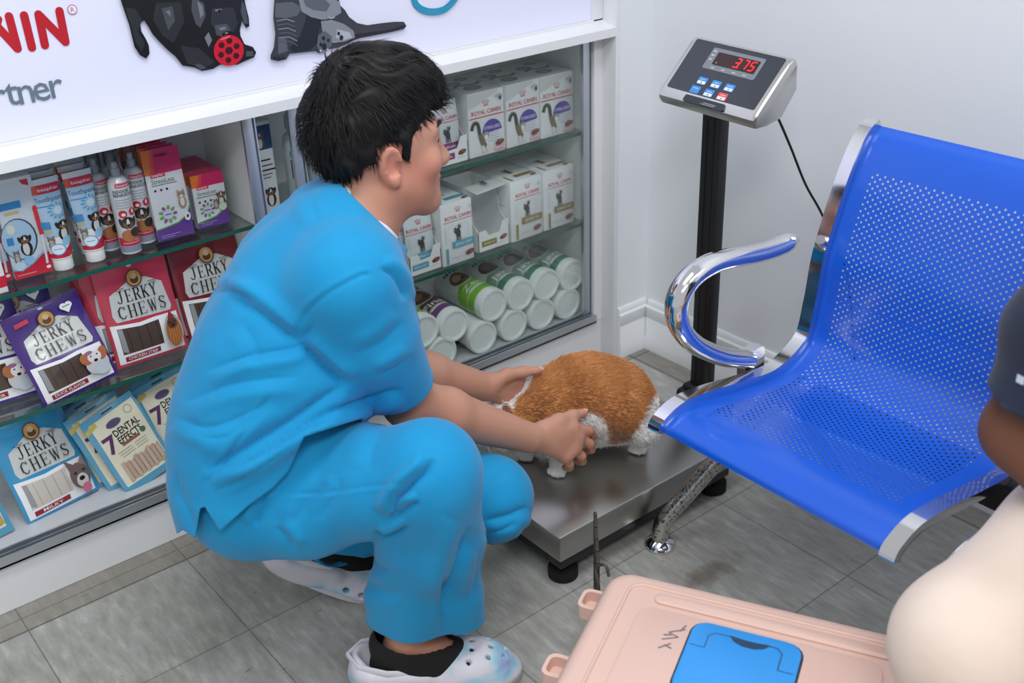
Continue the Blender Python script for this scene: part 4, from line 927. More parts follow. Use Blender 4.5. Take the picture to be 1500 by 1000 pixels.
ct.chain([at(822, 630, 2.11), at(822, 655, 2.115), p2 + V(.004, .004, .02)], [.038, .025, .019], .02); paw(p2, fd)
ct.chain([CS + cl * .03 - V(0, 0, .03), p4 + V(0, 0, .05), p4 + V(0, 0, .02)], [.038, .025, .019], .02); paw(p4, fd)
tb = CR + V(.075, .02, -.05)
ct.chain(smooth_path([tb, tb + V(.02, .06, -.03), tb + V(-.01, .13, -.042), tb + V(-.09, .16, -.043)], 4), [.017 - .0004 * k for k in range(13)], .01)
cv, cF = ct.mesh(2); cn = vnormals(cv, cF)
vz = np.minimum(1, 1); ax = nrm(CS - CR); s_ = (cv - CR) @ ax; side = (cv - CR) @ cl
O1, O2, WH, CRM = lin(198, 136, 82), lin(158, 96, 50), lin(240, 238, 234), lin(212, 168, 122)
tab = .5 + .5 * np.sin(95 * s_ + 14 * side + 3.2 * fnoise(cv, 22, 31)) * np.clip(.55 + fnoise(cv, 30, 33), 0, 1)
col = blend(blend(np.repeat(O1[None], len(cv), 0), O2[None], tab * .75), CRM[None], np.clip((.235 - cv[:, 2]) / .07, 0, 1) * .85)
edge = .010 * fnoise(cv, 70, 35)
cpx = vw(cv); PX = 750 + FPX * cpx[:, 0] / cpx[:, 1]; PY = 500 - FPX * cpx[:, 2] / cpx[:, 1]; e2 = edge * 700
hem = np.interp(PX, [800, 840, 862, 880, 900, 922, 936, 946, 953, 962], [628, 632, 640, 650, 652, 644, 630, 606, 590, 570])
white = (PY + e2 > hem).astype(float); white = np.maximum(white, (cv[:, 2] + edge < .172).astype(float)); white[(PX > 948) & (PY + e2 > 596)] = 1
wsh = np.hypot((PX - 866) / 25, (PY - 640) / 34) + edge * 14; white = np.maximum(white, ((wsh < 1) & (side < .03)).astype(float))
wst = np.linalg.norm((cv - at(806, 545, 2.22)) * V(1, .7, 1), axis=1) + edge; white = np.maximum(white, (wst < .026).astype(float))
dn = (cv - CN) @ nrm(V(-.35, .9, .3)); white = np.maximum(white, ((dn + edge > .030) & (s_ > .13)).astype(float))
hm = (cv - CH); white = np.maximum(white, (((hm @ uph + edge < -.006) & (np.linalg.norm(hm, axis=1) < .075))).astype(float))
white = relax(np.repeat(white[:, None], 3, 1), cF, 2)[:, 0]
col = blend(col, WH[None], white)
tip = np.zeros(len(cv))
for q in (-1, 1):
    eb = CH + sdh * q * .023 + uph * .05; tip = np.maximum(tip, np.exp(-((cv - eb) ** 2).sum(1) / .014 ** 2))
col = blend(col, lin(226, 184, 160)[None], tip * .5)
M_fur = tint_mat('cat_fur', .8, sheen=.25, spec=.2)
cb = sdf_obj('body', cv, cF, M_fur, cat, colors=col)
fn_n = 42000; ii = rng.choice(len(cv), fn_n); back = -ax
p = cv[ii] + rng.normal(size=(fn_n, 3)) * .0016; nn = cn[ii]; g = nrm(V(*back))[None] * 1.0 + V(0, 0, -.45) + rng.normal(size=(fn_n, 3)) * .3; g = g - nn * (g * nn).sum(1)[:, None]; g /= np.linalg.norm(g, axis=1)[:, None] + 1e-9
pawm = np.clip((cv[ii][:, 2] - .15) / .05, .12, 1)[:, None]; ln = rng.uniform(.006, .0125, (fn_n, 1)) * pawm; sd = np.cross(nn, g); w_ = .00055
fv = np.stack([p - nn * .001 - sd * w_, p - nn * .001 + sd * w_, p + g * ln * .6 + nn * ln * .26 + sd * w_ * .5, p + g * ln + nn * ln * .30], 1).reshape(-1, 3)
fc = np.repeat(np.clip(col[ii] * rng.uniform(.86, 1.14, (fn_n, 1)), 0, 1), 4, 0)
ff = np.arange(fn_n * 4).reshape(-1, 4)
keepf = fv.reshape(-1, 4, 3)[:, :, 2].min(1) > .1235
fo = sdf_obj('fur', fv, ff[keepf], M_fur, cat, colors=fc); fo.parent = cb
for q in (-1, 1):
    b = MB(); g_ = bmesh.new(); bmesh.ops.create_uvsphere(g_, u_segments=12, v_segments=8, radius=.0062); b.bm(g_, mat('cat_eye', (150, 140, 60), .12), Matrix.Translation(Vector(CH + sdh * q * .017 + fh * .031 + uph * .008))); b.build('eye', cat)
b = MB(); g_ = bmesh.new(); bmesh.ops.create_uvsphere(g_, u_segments=10, v_segments=6, radius=.0045); b.bm(g_, mat('pink_nose', (216, 140, 130), .4), Matrix.Translation(Vector(CH + fh * .050 - uph * .006))); b.build('nose', cat)
for q in (-1, 1):
    b = MB()
    for k in range(5): o_ = CH + fh * .042 + sdh * q * .012 - uph * (.012 + .002 * k); b.tube([o_, o_ + sdh * q * .03 + fh * .008 + uph * (.004 - .004 * k), o_ + sdh * q * .055 + uph * (.0 - .008 * k)], [.0003, .00025, .0001], WHm if 0 else mat('whisker', (240, 240, 238), .4), 4)
    b.build('whiskers', cat)

# ---------------------------------------------------------------- the seated person at the right edge
M_navy = mat('navy_printed_cotton', (24, 34, 58), .8, sheen=.1)
def printed(m):
    g = N(m, 'ShaderNodeTexCoord'); vo = N(m, 'ShaderNodeTexVoronoi', Scale=26.0, Randomness=.35); vo.distance = 'CHEBYCHEV'; LK(m, g.outputs['Object'], vo.inputs['Vector'])
    lt = N(m, 'ShaderNodeMath', operation='LESS_THAN'); LK(m, vo.outputs['Distance'], lt.inputs[0]); lt.inputs[1].default_value = .13
    mx = N(m, 'ShaderNodeMix', data_type='RGBA'); LK(m, lt.outputs[0], mx.inputs[0]); mx.inputs[6].default_value = rgb(24, 34, 58); mx.inputs[7].default_value = rgb(196, 206, 222); LK(m, mx.outputs[2], bsdf(m).inputs['Base Color'])
printed(M_navy)
M_chino = cloth('beige_chino', (222, 204, 190), (214, 195, 180), 500)
st = thing('person', 'seated person in beige trousers and navy printed shirt at right edge', 'person', (1.2, .36, 0))
hipL, hipR = V(1.36, .40, .515), V(1.36, .20, .515); knL, knR = at(1426, 950, 1.24), V(.93, .10, .50)
anL, anR = V(1.03, .315, .09), V(.95, .08, .09)
shL, shR = V(1.17, .43, .92), V(1.17, .07, .92); elL = at(1497, 632, 1.30); wrL = knL + V(.10, -.20, .07); elR = V(1.02, .02, .66); wrR = V(.93, .12, .60)
s = SDF((.70, -.12, .0), (1.62, .70, 1.36), .0058)
s.chain([(hipL + hipR) / 2, V(1.30, .30, .62), V(1.22, .26, .80), V(1.16, .25, .92)], [.13, .12, .125, .09], .05); s.cone(shL, shR, .06, .06, .05); s.cone(V(1.16, .25, .92), V(1.11, .25, 1.05), .06, .054, .03)
s.chain([shL, (shL + elL) / 2, elL, wrL], [.058, .052, .044, .029], .02); s.chain([shR, (shR + elR) / 2, elR, wrR], [.058, .052, .044, .029], .02)
for (a, k, e) in ((hipL, knL, anL), (hipR, knR, anR)): s.chain([a, k, e, e + V(-.02, 0, -.05), e + V(-.17, 0, -.06)], [.07, .055, .035, .034, .024], .02)
for (w, sg_) in ((wrL, -1), (wrR, 1)):
    d = V(-.85, .5 * sg_ * -.2, -.35); d = nrm(d); sd = nrm(np.cross(d, V(0, 0, 1)))
    for k in range(4): m_ = w + d * .075 + sd * (k - 1.5) * .019; s.cone(w, m_, .016, .012, .012); s.chain([m_, m_ + d * .04 - V(0, 0, .004), m_ + d * .065 - V(0, 0, .022)], [.0105, .0095, .008], .003)
    s.chain([w + d * .02 + sd * sg_ * .02, w + d * .05 + sd * sg_ * .05, w + d * .085 + sd * sg_ * .06], [.014, .0115, .009], .008)
H2 = V(1.055, .25, 1.135)
s.ell(H2 + V(.015, 0, .03), (.092, .074, .085), None, .02); s.ell(H2 + V(-.045, 0, -.045), (.052, .055, .055), None, .03); s.ell(H2 + V(-.035, 0, .0), (.066, .064, .07), None, .03); s.cone(H2 + V(-.095, 0, .02), H2 + V(-.115, 0, -.022), .009, .013, .012); s.ell(H2 + V(-.085, 0, -.085), (.016, .022, .016), None, .02); s.ell(H2 + V(-.098, 0, -.058), (.010, .022, .010), None, .008)
for q in (-1, 1): s.ell(H2 + V(.0, q * .076, -.004), (.018, .009, .031), None, .006); s.cone(H2 + V(-.092, q * .014, .03), H2 + V(-.08, q * .045, .03), .008, .006, .015)
v, F = s.mesh(2); cc = blend(np.repeat(lin(112, 72, 52)[None], len(v), 0), lin(92, 58, 42)[None], .5 + .5 * fnoise(v, 40, 50)); tat = np.exp(-((v - at(1499, 590, 1.26)) ** 2).sum(1) / .014 ** 2); cc = blend(cc, lin(60, 50, 50)[None], tat * .8)
sdf_obj('body', v, F, M_skin, st, colors=cc)
for q in (-1, 1):
    b = MB(); g_ = bmesh.new(); bmesh.ops.create_uvsphere(g_, u_segments=12, v_segments=8, radius=.011); b.bm(g_, mat('eye_white', (226, 220, 214), .2), Matrix.Translation(Vector(H2 + V(-.078, q * .031, .008)))); g_ = bmesh.new(); bmesh.ops.create_uvsphere(g_, u_segments=10, v_segments=6, radius=.0056); b.bm(g_, mat('dark_iris', (28, 18, 14), .15), Matrix.Translation(Vector(H2 + V(-.0845, q * .033, .008)))); b.build('eye', st)
s = SDF(H2 - .16, H2 + .18, .005); s.ell(H2 + V(.02, 0, .036), (.097, .079, .09), None, .02); v, F = s.mesh(2); l = v - H2; kp = (l[:, 2] > np.where(l[:, 0] < -.03, .06, np.where(l[:, 0] < .03, .02, -.045))); sdf_obj('hair', v + vnormals(v, F) * .002 * fnoise(v, 260, 3)[:, None], F[kp[F].all(1)], M_hair, st, solid=.004)
s = SDF((.84, -.16, .34), (1.62, .72, 1.10), .0065)
for q in (-1, 1): s.chain([V(1.37, .30 + .05 * q, .50), V(1.31, .30 + .05 * q, .62), V(1.23, .27 + .05 * q, .80), V(1.17, .25 + .04 * q, .91)], [.14, .14, .135, .10], .05)
s.cone(shL, shR, .075, .075, .05); s.chain([shL, (shL + elL) / 2, elL], [.072, .068, .062], .03); s.chain([shR, (shR + elR) / 2, elR], [.072, .068, .062], .03)
v, F = s.mesh(3); v = v + vnormals(v, F) * (.004 * np.sin(40 * v[:, 2] + 30 * v[:, 0] + 3 * fnoise(v, 8, 61)))[:, None]
v, F = trim(v, F, V(1.14, .25, .985), nrm(V(-.35, 0, 1)), lambda v: np.linalg.norm(v - V(1.14, .25, 1.0), axis=1) < .11)
v, F = trim(v, F, at(1482, 562, 1.285), nrm(elL - shL), lambda v: np.linalg.norm(v - elL, axis=1) < .16); v, F = trim(v, F, shR + (elR - shR) * .7, nrm(elR - shR), lambda v: np.linalg.norm(v - elR, axis=1) < .16)
v, F = trim(v, F, V(1.3, .3, .44), V(0, 0, -1)); sdf_obj('shirt', v, F, M_navy, st, solid=.002)
s = SDF((.72, -.12, .03), (1.60, .66, .64), .0058)
s.cone(hipL, hipR, .115, .115, .05)
for (a, k, e) in ((hipL, knL, anL), (hipR, knR, anR)): s.chain([a, (a + k) / 2 + V(0, 0, .0), k, (k + e) / 2, e], [.105, .094, .086, .090, .088], .03)
v, F = s.mesh(3); v = v + vnormals(v, F) * (.004 * np.sin(45 * v[:, 0] + 35 * v[:, 2] + 2.5 * fnoise(v, 9, 71)) * np.clip(fnoise(v, 7, 72) + .4, 0, 1))[:, None]
for e in (anL, anR): v, F = trim(v, F, e + V(0, 0, .01), V(0, 0, -1), lambda v, e=e: np.linalg.norm(v - e, axis=1) < .2)
sdf_obj('trousers', v, F, M_chino, st, solid=.002)
for e in (anL, anR):
    s = SDF(e - .25, e + .16, .005); o_ = V(e[0] - .05, e[1], 0); s.ell(o_ + V(-.06, 0, .025), (.10, .045, .035), None, .02); s.ell(o_ + V(.05, 0, .03), (.06, .038, .045), None, .03); s.cone(o_ + V(.04, 0, .05), o_ + V(.045, 0, .09), .042, .040, .02)
    v, F = s.mesh(2); v, F = trim(v, F, V(0, 0, .002), V(0, 0, -1)); sdf_obj('shoe', v, F, mat('dark_shoe', (40, 36, 34), .5), st)
# ---------------------------------------------------------------- goods on the shelves
WHT, BLK, REDp = ink(238, 240, 242), ink(28, 26, 28), ink(206, 34, 58)
def GLOSS(r, g, b):
    k = 'film_%d_%d_%d' % (r, g, b); new = k not in _mc; m = mat(k, (r, g, b), .22, coat=.5)
    if new: add_bump(m, 55, .3, 2, .0015)
    return m
def place(o, x, y, z, yaw=0, lean=0, roll=0):           # lean: tips the top away from the viewer; roll: turns it in its own face
    o.location = (x, y, z); o.rotation_euler = (Matrix.Rotation(math.radians(yaw), 3, 'Z') @ Matrix.Rotation(math.radians(-lean), 3, 'X') @ Matrix.Rotation(math.radians(roll), 3, 'Y')).to_euler(); return o
def dogface(P, u, v, s, dark=(40, 34, 32), tan=(150, 96, 58), chest=True):
    D, T = ink(*dark), ink(*tan)
    if chest: P.ell(u, v - .95 * s, .62 * s, .85 * s, D); P.ell(u - .05 * s, v - .95 * s, .34 * s, .75 * s, ink(226, 222, 216))
    P.ell(u - .52 * s, v + .12 * s, .18 * s, .42 * s, D, .3); P.ell(u + .52 * s, v + .12 * s, .18 * s, .42 * s, D, -.3); P.ell(u, v + .1 * s, .52 * s, .52 * s, D)
    P.ell(u - .25 * s, v - .02 * s, .17 * s, .22 * s, T); P.ell(u + .25 * s, v - .02 * s, .17 * s, .22 * s, T); P.ell(u, v - .02 * s, .13 * s, .5 * s, ink(228, 224, 218)); P.ell(u, v - .18 * s, .24 * s, .22 * s, T)
    P.ell(u, v - .12 * s, .1 * s, .07 * s, BLK); P.ell(u - .2 * s, v + .12 * s, .055 * s, .055 * s, BLK); P.ell(u + .2 * s, v + .12 * s, .055 * s, .055 * s, BLK)
def kitten(P, u, v, s, c=(132, 120, 108), c2=(196, 188, 178)):
    A, B = ink(*c), ink(*c2)
    P.ell(u, v - .9 * s, .5 * s, .8 * s, A); P.ell(u, v - .8 * s, .28 * s, .6 * s, B); P.poly([(u - .45 * s, v + .1 * s), (u - .42 * s, v + .7 * s), (u - .08 * s, v + .35 * s)], A); P.poly([(u + .45 * s, v + .1 * s), (u + .42 * s, v + .7 * s), (u + .08 * s, v + .35 * s)], A)
    P.ell(u, v, .48 * s, .42 * s, A); P.ell(u, v - .15 * s, .24 * s, .2 * s, B); P.ell(u - .2 * s, v + .06 * s, .06 * s, .07 * s, BLK); P.ell(u + .2 * s, v + .06 * s, .06 * s, .07 * s, BLK); P.ell(u, v - .08 * s, .05 * s, .035 * s, ink(196, 120, 120))
def flatsurf(w, d, h, face='front'):
    if face == 'front': return lambda u, v, e: np.stack([u, np.full_like(u, -d / 2) - e, v], 1)
    if face == 'top': return lambda u, v, e: np.stack([u, v, np.full_like(u, h) + e], 1)
    if face == 'left': return lambda u, v, e: np.stack([np.full_like(u, -w / 2) - e, -u, v], 1)
M_card = mat('white_carton', (234, 236, 238), .42)
def carton(name, w, d, h, front=None, top=None, left=None, base=M_card):
    b = MB(); b.span((-w / 2, -d / 2, 0), (w / 2, d / 2, h), base, .0009)
    for art, face in ((front, 'front'), (top, 'top'), (left, 'left')):
        if art: P = Print(); art(P); P.commit(b, flatsurf(w, d, h, face))
    return b.build(name, recalc=False)
def pillow(w, h, t, bot=.25, seed=0, wave=.0015):
    r = np.random.default_rng(seed); ph = r.uniform(0, 6, 4)
    def prof(u, v):
        a = np.clip(1 - np.abs(2 * u / w) ** 3, 0, 1) ** .8; q = np.clip(v / h, 0, 1); c = np.clip(q / bot, 0, 1) ** .5 * np.clip((1 - q) / .45, 0, 1) ** .7
        return t / 2 * a * c
    def mid(u, v): return wave * (np.sin(2 * PI * v / h * 1.3 + ph[0]) + .6 * np.sin(2 * PI * u / w * 1.1 + ph[1]) * (v / h))
    return (lambda u, v, e: np.stack([u, mid(u, v) - prof(u, v) - .0003 - e, v], 1)), (lambda u, v: np.stack([u, mid(u, v) + prof(u, v) + .0003, v], 1))
def pouch(name, w, h, t, art, base, back=None, seed=0, bot=.25, wave=.0015, step=.0075, hole=True):
    f, g = pillow(w, h, t, bot, seed, wave); nu, nv = 17, 21
    U, Vv = np.meshgrid(np.linspace(-w / 2, w / 2, nu), np.linspace(0, h, nv)); U, Vv = U.ravel(), Vv.ravel(); b = MB()
    q = [(i * nu + j, i * nu + j + 1, (i + 1) * nu + j + 1, (i + 1) * nu + j) for i in range(nv - 1) for j in range(nu - 1)]
    b.add(f(U, Vv, 0), q, base); b.add(g(U, Vv), [tuple(reversed(k)) for k in q], back or base)
    ring = [j for j in range(nu)] + [i * nu + nu - 1 for i in range(1, nv)] + [(nv - 1) * nu + j for j in range(nu - 2, -1, -1)] + [i * nu for i in range(nv - 2, 0, -1)]
    n = len(ring); A = f(U, Vv, 0)[ring]; B = g(U, Vv)[ring]; b.add(np.vstack([A, B]), [(i, n + i, n + (i + 1) % n, (i + 1) % n) for i in range(n)], base)
    P = Print(); art(P); P.commit(b, f, step, .00028, 2.2); return b.build(name, recalc=False, smooth=50)

# --- cat food cartons and pouches
RC = ink(206, 40, 62)
def crown(P, u, v, s):
    for k in (-2, -1, 0, 1, 2): a = .36 * k; P.line([(u + .5 * s * math.sin(a), v + .1 * s), (u + 1.0 * s * math.sin(a), v + .62 * s * math.cos(a) + .1 * s)], s * .075, RC); P.ell(u + 1.06 * s * math.sin(a), v + .72 * s * math.cos(a) + .1 * s, s * .09, s * .09, RC, n=8)
    P.line([(u - .5 * s, v), (u, v - .06 * s), (u + .5 * s, v)], s * .13, RC)
def rc_logo(P, w, v, u=0, k=1): crown(P, u, v + .0125 * k, .0115 * k); P.text('ROYAL CANIN', u, v, .0125 * k, RC, bold=0.0048, width=.072 * k); P.rect(u - .0405 * k, v - .0098 * k, u + .0405 * k, v - .0086 * k, RC)
GCAT = ink(58, 60, 62)
def graycat(P, u, v, s):
    P.ell(u, v, .42 * s, .72 * s, GCAT, .15); P.ell(u + .22 * s, v + .82 * s, .3 * s, .28 * s, ink(96, 98, 100)); P.poly([(u + .02 * s, v + .95 * s), (u + .0 * s, v + 1.35 * s), (u + .22 * s, v + 1.08 * s)], GCAT); P.poly([(u + .3 * s, v + 1.08 * s), (u + .48 * s, v + 1.32 * s), (u + .5 * s, v + .92 * s)], GCAT)
    P.line([(u - .3 * s, v - .1 * s), (u - .62 * s, v + .35 * s), (u - .5 * s, v + .75 * s)], .26 * s, GCAT); P.ell(u - .52 * s, v + .7 * s, .2 * s, .22 * s, ink(84, 86, 88))
    for a in (-.25, 0, .3): P.line([(u + a * s, v - .4 * s), (u + a * 1.2 * s, v - 1.2 * s)], .17 * s, GCAT)
    for k in range(3): P.line([(u - .25 * s, v + (.3 - .35 * k) * s), (u + .3 * s, v + (.2 - .35 * k) * s)], .06 * s, ink(120, 122, 124))
def kibble(P, u, v, s, c=(128, 70, 52)): P.ell(u, v, s, .5 * s, ink(*c), .2); P.ell(u + .2 * s, v + .2 * s, .5 * s, .25 * s, ink(150, 90, 68), .2); P.ell(u - .4 * s, v - .05 * s, .3 * s, .2 * s, ink(104, 54, 42))
def art_ster(P):
    P.poly([(-.049, .141), (-.049, .108), (-.03, .112), (0, .124), (.03, .135), (.035, .141)], ink(214, 216, 216))
    rc_logo(P, .099, .098, 0, 1.12); P.rect(-.0485, .0862, .0485, .0876, RC)
    VI = ink(92, 70, 168); n = [(.0145 + .0265 * math.cos(t), .052 + .026 * math.sin(t)) for t in [PI * k / 14 for k in range(15)]]; P.poly(n + [(-.012, .048)], VI); P.text('STERILISED', .0145, .0605, .0098, WHT, width=.045, bold=0.0040)
    for k in range(4): P.rect(.004, .046 - .006 * k, .034, .0475 - .006 * k, ink(196, 196, 220))
    P.line(smooth_path([(-.039, .065, 0), (-.036, .077, 0), (-.025, .074, 0), (-.021, .052, 0), (-.016, .032, 0), (-.008, .022, 0)], 4) and [tuple(q[:2]) for q in smooth_path([(-.042, .062, 0), (-.036, .076, 0), (-.025, .074, 0), (-.021, .052, 0), (-.016, .032, 0), (-.008, .022, 0)], 4)], .0088, ink(70, 74, 66))
    P.poly([(-.025, .05), (-.015, .05), (-.002, .022), (-.012, .016), (-.02, .03)], ink(120, 112, 84)); P.ell(-.004, .045, .008, .0085, ink(168, 160, 140)); P.ell(-.004, .041, .005, .005, WHT); P.ell(-.013, .016, .004, .008, ink(222, 220, 214)); P.ell(-.001, .016, .004, .008, ink(222, 220, 214))
    kibble(P, .033, .0225, .0125); P.rect(.0185, .0065, .0475, .0135, WHT); P.line([(.0185, .0065), (.0475, .0065), (.0475, .0135), (.0185, .0135), (.0185, .0065)], .0012, RC); P.rect(.022, .009, .044, .0112, ink(222, 110, 124))
    for k in range(3): P.ell(.028 + .006 * k, .128 + .002 * (k % 2), .0035, .0035, ink(196, 192, 206)); 
    P.ell(.038, .122, .0035, .005, ink(80, 72, 108)); P.rect(-.04, .006, .0, .0068, ink(200, 202, 204))
def art_stop(P):
    for u, v, a in ((-.02, .02, .02), (.02, .045, .018), (-.005, -.035, .022)): P.ell(u, v, a, a * .8, ink(150, 152, 154)); P.ell(u, v, a * .6, a * .5, ink(186, 188, 190))
    P.line([(-.04, -.01), (-.02, .0), (.02, -.012), (.04, .0)], .008, ink(120, 120, 120))
def art_vet(c, txt, h=.147):
    C_ = ink(*c)
    def f(P):
        rc_logo(P, .099, .112, .004, 1.0); P.line([(-.024, .093), (-.026, .088), (-.026, .062), (-.022, .056), (.026, .056), (.03, .062), (.03, .088), (.026, .093), (-.024, .093)], .0006, ink(196, 204, 206)); graycat(P, .002, .073, .0155)
        P.rect(-.016, .038, .046, .054, C_); P.text(txt, .015, .046, .0095, WHT, width=.046 if len(txt) > 6 else .03, bold=0.0040)
        P.rect(-.034, .004, -.028, .042, C_); kibble(P, .031, .0195, .0125); P.rect(-.02, .015, .008, .016, ink(170, 172, 172)); P.rect(-.034, .056, -.0325, .094, ink(206, 208, 208))
        for k in range(2): P.rect(.033, .126 + .005 * k, .041, .1275 + .005 * k, ink(180, 184, 186))
    def t(P): P.rect(-.01, -.052, .046, -.036, C_); P.rect(-.034, -.066, -.028, -.03, C_); graycat(P, .0, -.008, .014); kibble(P, .034, -.062, .010)
    def l(P): P.rect(.0, .085, .055, .0862, RC)
    return f, t, l
STER = carton('cat_food_carton', .0985, .15, .143, art_ster, art_stop)
place(STER, 1.645, 1.897 + .075, S1, -1); tag(STER, 'white cat food carton with violet circle, top shelf, rightmost of three', 'carton', 'white cartons with violet circles on the top glass shelf')
for x, yaw, lab in ((1.5425, 1, 'white cat food carton with violet circle, top shelf, middle of three'), (1.44, -1, 'white cat food carton with violet circle, top shelf, leftmost of three')):
    o = dup(STER); o['label'] = lab; place(o, x, 1.899 + .075, S1, yaw)
OLI, SKY, MAG = (150, 124, 48), (92, 164, 190), (142, 48, 120)
f, t, l = art_vet(OLI, 'URINARY S/O'); URI = carton('cat_food_carton', .096, .15, .147, f, t, l)
place(URI, 1.645, 1.897 + .075, S2); tag(URI, 'white cat food carton with olive band, middle shelf, right of two beside the wall', 'carton', 'white cartons with olive bands on the middle shelf')
o = dup(URI); o['label'] = 'white cat food carton with olive band, middle shelf, next to the empty box'; place(o, 1.541, 1.895 + .075, S2, 1)
f, t, l = art_vet(SKY, 'SKIN & COAT'); SKI = carton('cat_food_carton', .086, .15, .145, f, t, l); place(SKI, 1.334, 1.888 + .075, S2)
tag(SKI, 'white cat food carton with pale blue band, middle shelf, closed box beside the pouches', 'carton', 'white cartons with pale blue bands on the middle shelf')
def tray(name, w, d, h, lip, art, notch=True):          # open display box: low front, tall sides
    b = MB(); M = M_card; tk = .0012; b.span((-w / 2, -d / 2, 0), (w / 2, d / 2, tk), M); b.span((-w / 2, d / 2 - tk, tk), (w / 2, d / 2, h), M)
    for s in (-1, 1): b.prism([(-d / 2, tk), (d / 2, tk), (d / 2, h), (-d / 2 + .05, h), (-d / 2 + .03, lip + .025), (-d / 2, lip)], M, (s * (w / 2) - (tk if s > 0 else 0), 0, 0), (0, 1, 0), (0, 0, 1), tk)
    fr = [(-w / 2, 0), (w / 2, 0), (w / 2, lip + .014), (w / 2 - .018, lip + .012), (w / 2 - .028, lip - .012), (-w / 2 + .03, lip - .014), (-w / 2 + .022, lip + .002), (-w / 2, lip)]
    b.prism(fr, M, (0, -d / 2 + tk, 0), (1, 0, 0), (0, 0, 1), tk)
    P = Print(); art(P); P.commit(b, flatsurf(w, d, h)); return b.build(name)
def art_lip(c, txt):
    def f(P): P.rect(-.036, .012, .008, .026, ink(*c)); P.text(txt, -.014, .019, .008, WHT, width=.034, bold=0.0040); kibble(P, .028, .023, .0115); P.rect(.014, .012, .034, .0128, ink(180, 180, 180))
    return f
def food_pouch(name, c, txt, w=.074, h=.134):
    C_ = ink(*c)
    def art(P): rc_logo(P, w, .098, 0, .92); graycat(P, .002, .062, .0145); P.rect(-.02, .026, .03, .043, C_); P.text(txt, .006, .0345, .009, WHT, width=.036, bold=0.0040); P.line([(-.03, .083), (-.03, .05)], .0008, ink(190, 196, 198)); P.rect(.022, .124, .028, .1265, ink(170, 176, 180))
    return pouch(name, w, h, .011, art, mat('silver_pouch_film', (216, 224, 228), .25, coat=.4), seed=4)
DT = tray('display_box', .084, .14, .145, .047, art_lip(SKY, 'SKIN & COAT')); place(DT, 1.247, 1.893 + .07, S2); tag(DT, 'open white display box with pale blue label holding silver pouches, middle shelf', 'box', 'open display boxes')
FP = food_pouch('food_pouch', SKY, 'SKIN & COAT'); tag(FP, 'front silver cat food pouch in the pale blue display box', 'pouch', 'silver pouches in the pale blue display box'); place(FP, 1.247, 1.907, S2 + .002, 0, 5)
o = dup(FP); o['label'] = 'rear silver pouch behind the front one in the pale blue display box'; place(o, 1.244, 1.923, S2 + .004, 0, 5, -2)
ET = tray('display_box', .09, .14, .146, .05, art_lip(OLI, 'URINARY S/O')); place(ET, 1.444, 1.897 + .07, S2); tag(ET, 'empty open white display box with olive label, middle shelf', 'box', 'open display boxes')
b = MB(); fl_ = [(-.045, -.02, .1465), (.043, -.02, .1465), (.043, -.072, .149), (-.045, -.072, .143)]; b.add(fl_ + [(x, y, z + .001) for x, y, z in fl_], [(0, 1, 2, 3), (7, 6, 5, 4), (0, 3, 7, 4), (1, 5, 6, 2), (3, 2, 6, 7), (0, 4, 5, 1)], M_card)
P = Print(); graycat(P, .0, -.04, .011); P.commit(b, lambda u, v, e: np.stack([u, v, np.full_like(u, .1535) - .0 + e], 1)); o = b.build('box_flap'); o.parent = ET
RT = tray('display_box', .088, .14, .143, .046, art_lip(MAG, 'RENAL')); place(RT, 1.338, 1.896 + .07, S1); tag(RT, 'open white display box with magenta label, top shelf beside the face', 'box', 'open display boxes')
RP = food_pouch('food_pouch', MAG, 'RENAL'); tag(RP, 'front silver cat food pouch in the magenta labelled display box', 'pouch', 'silver pouches in the magenta display box'); place(RP, 1.337, 1.91, S1 + .002, 0, 5)

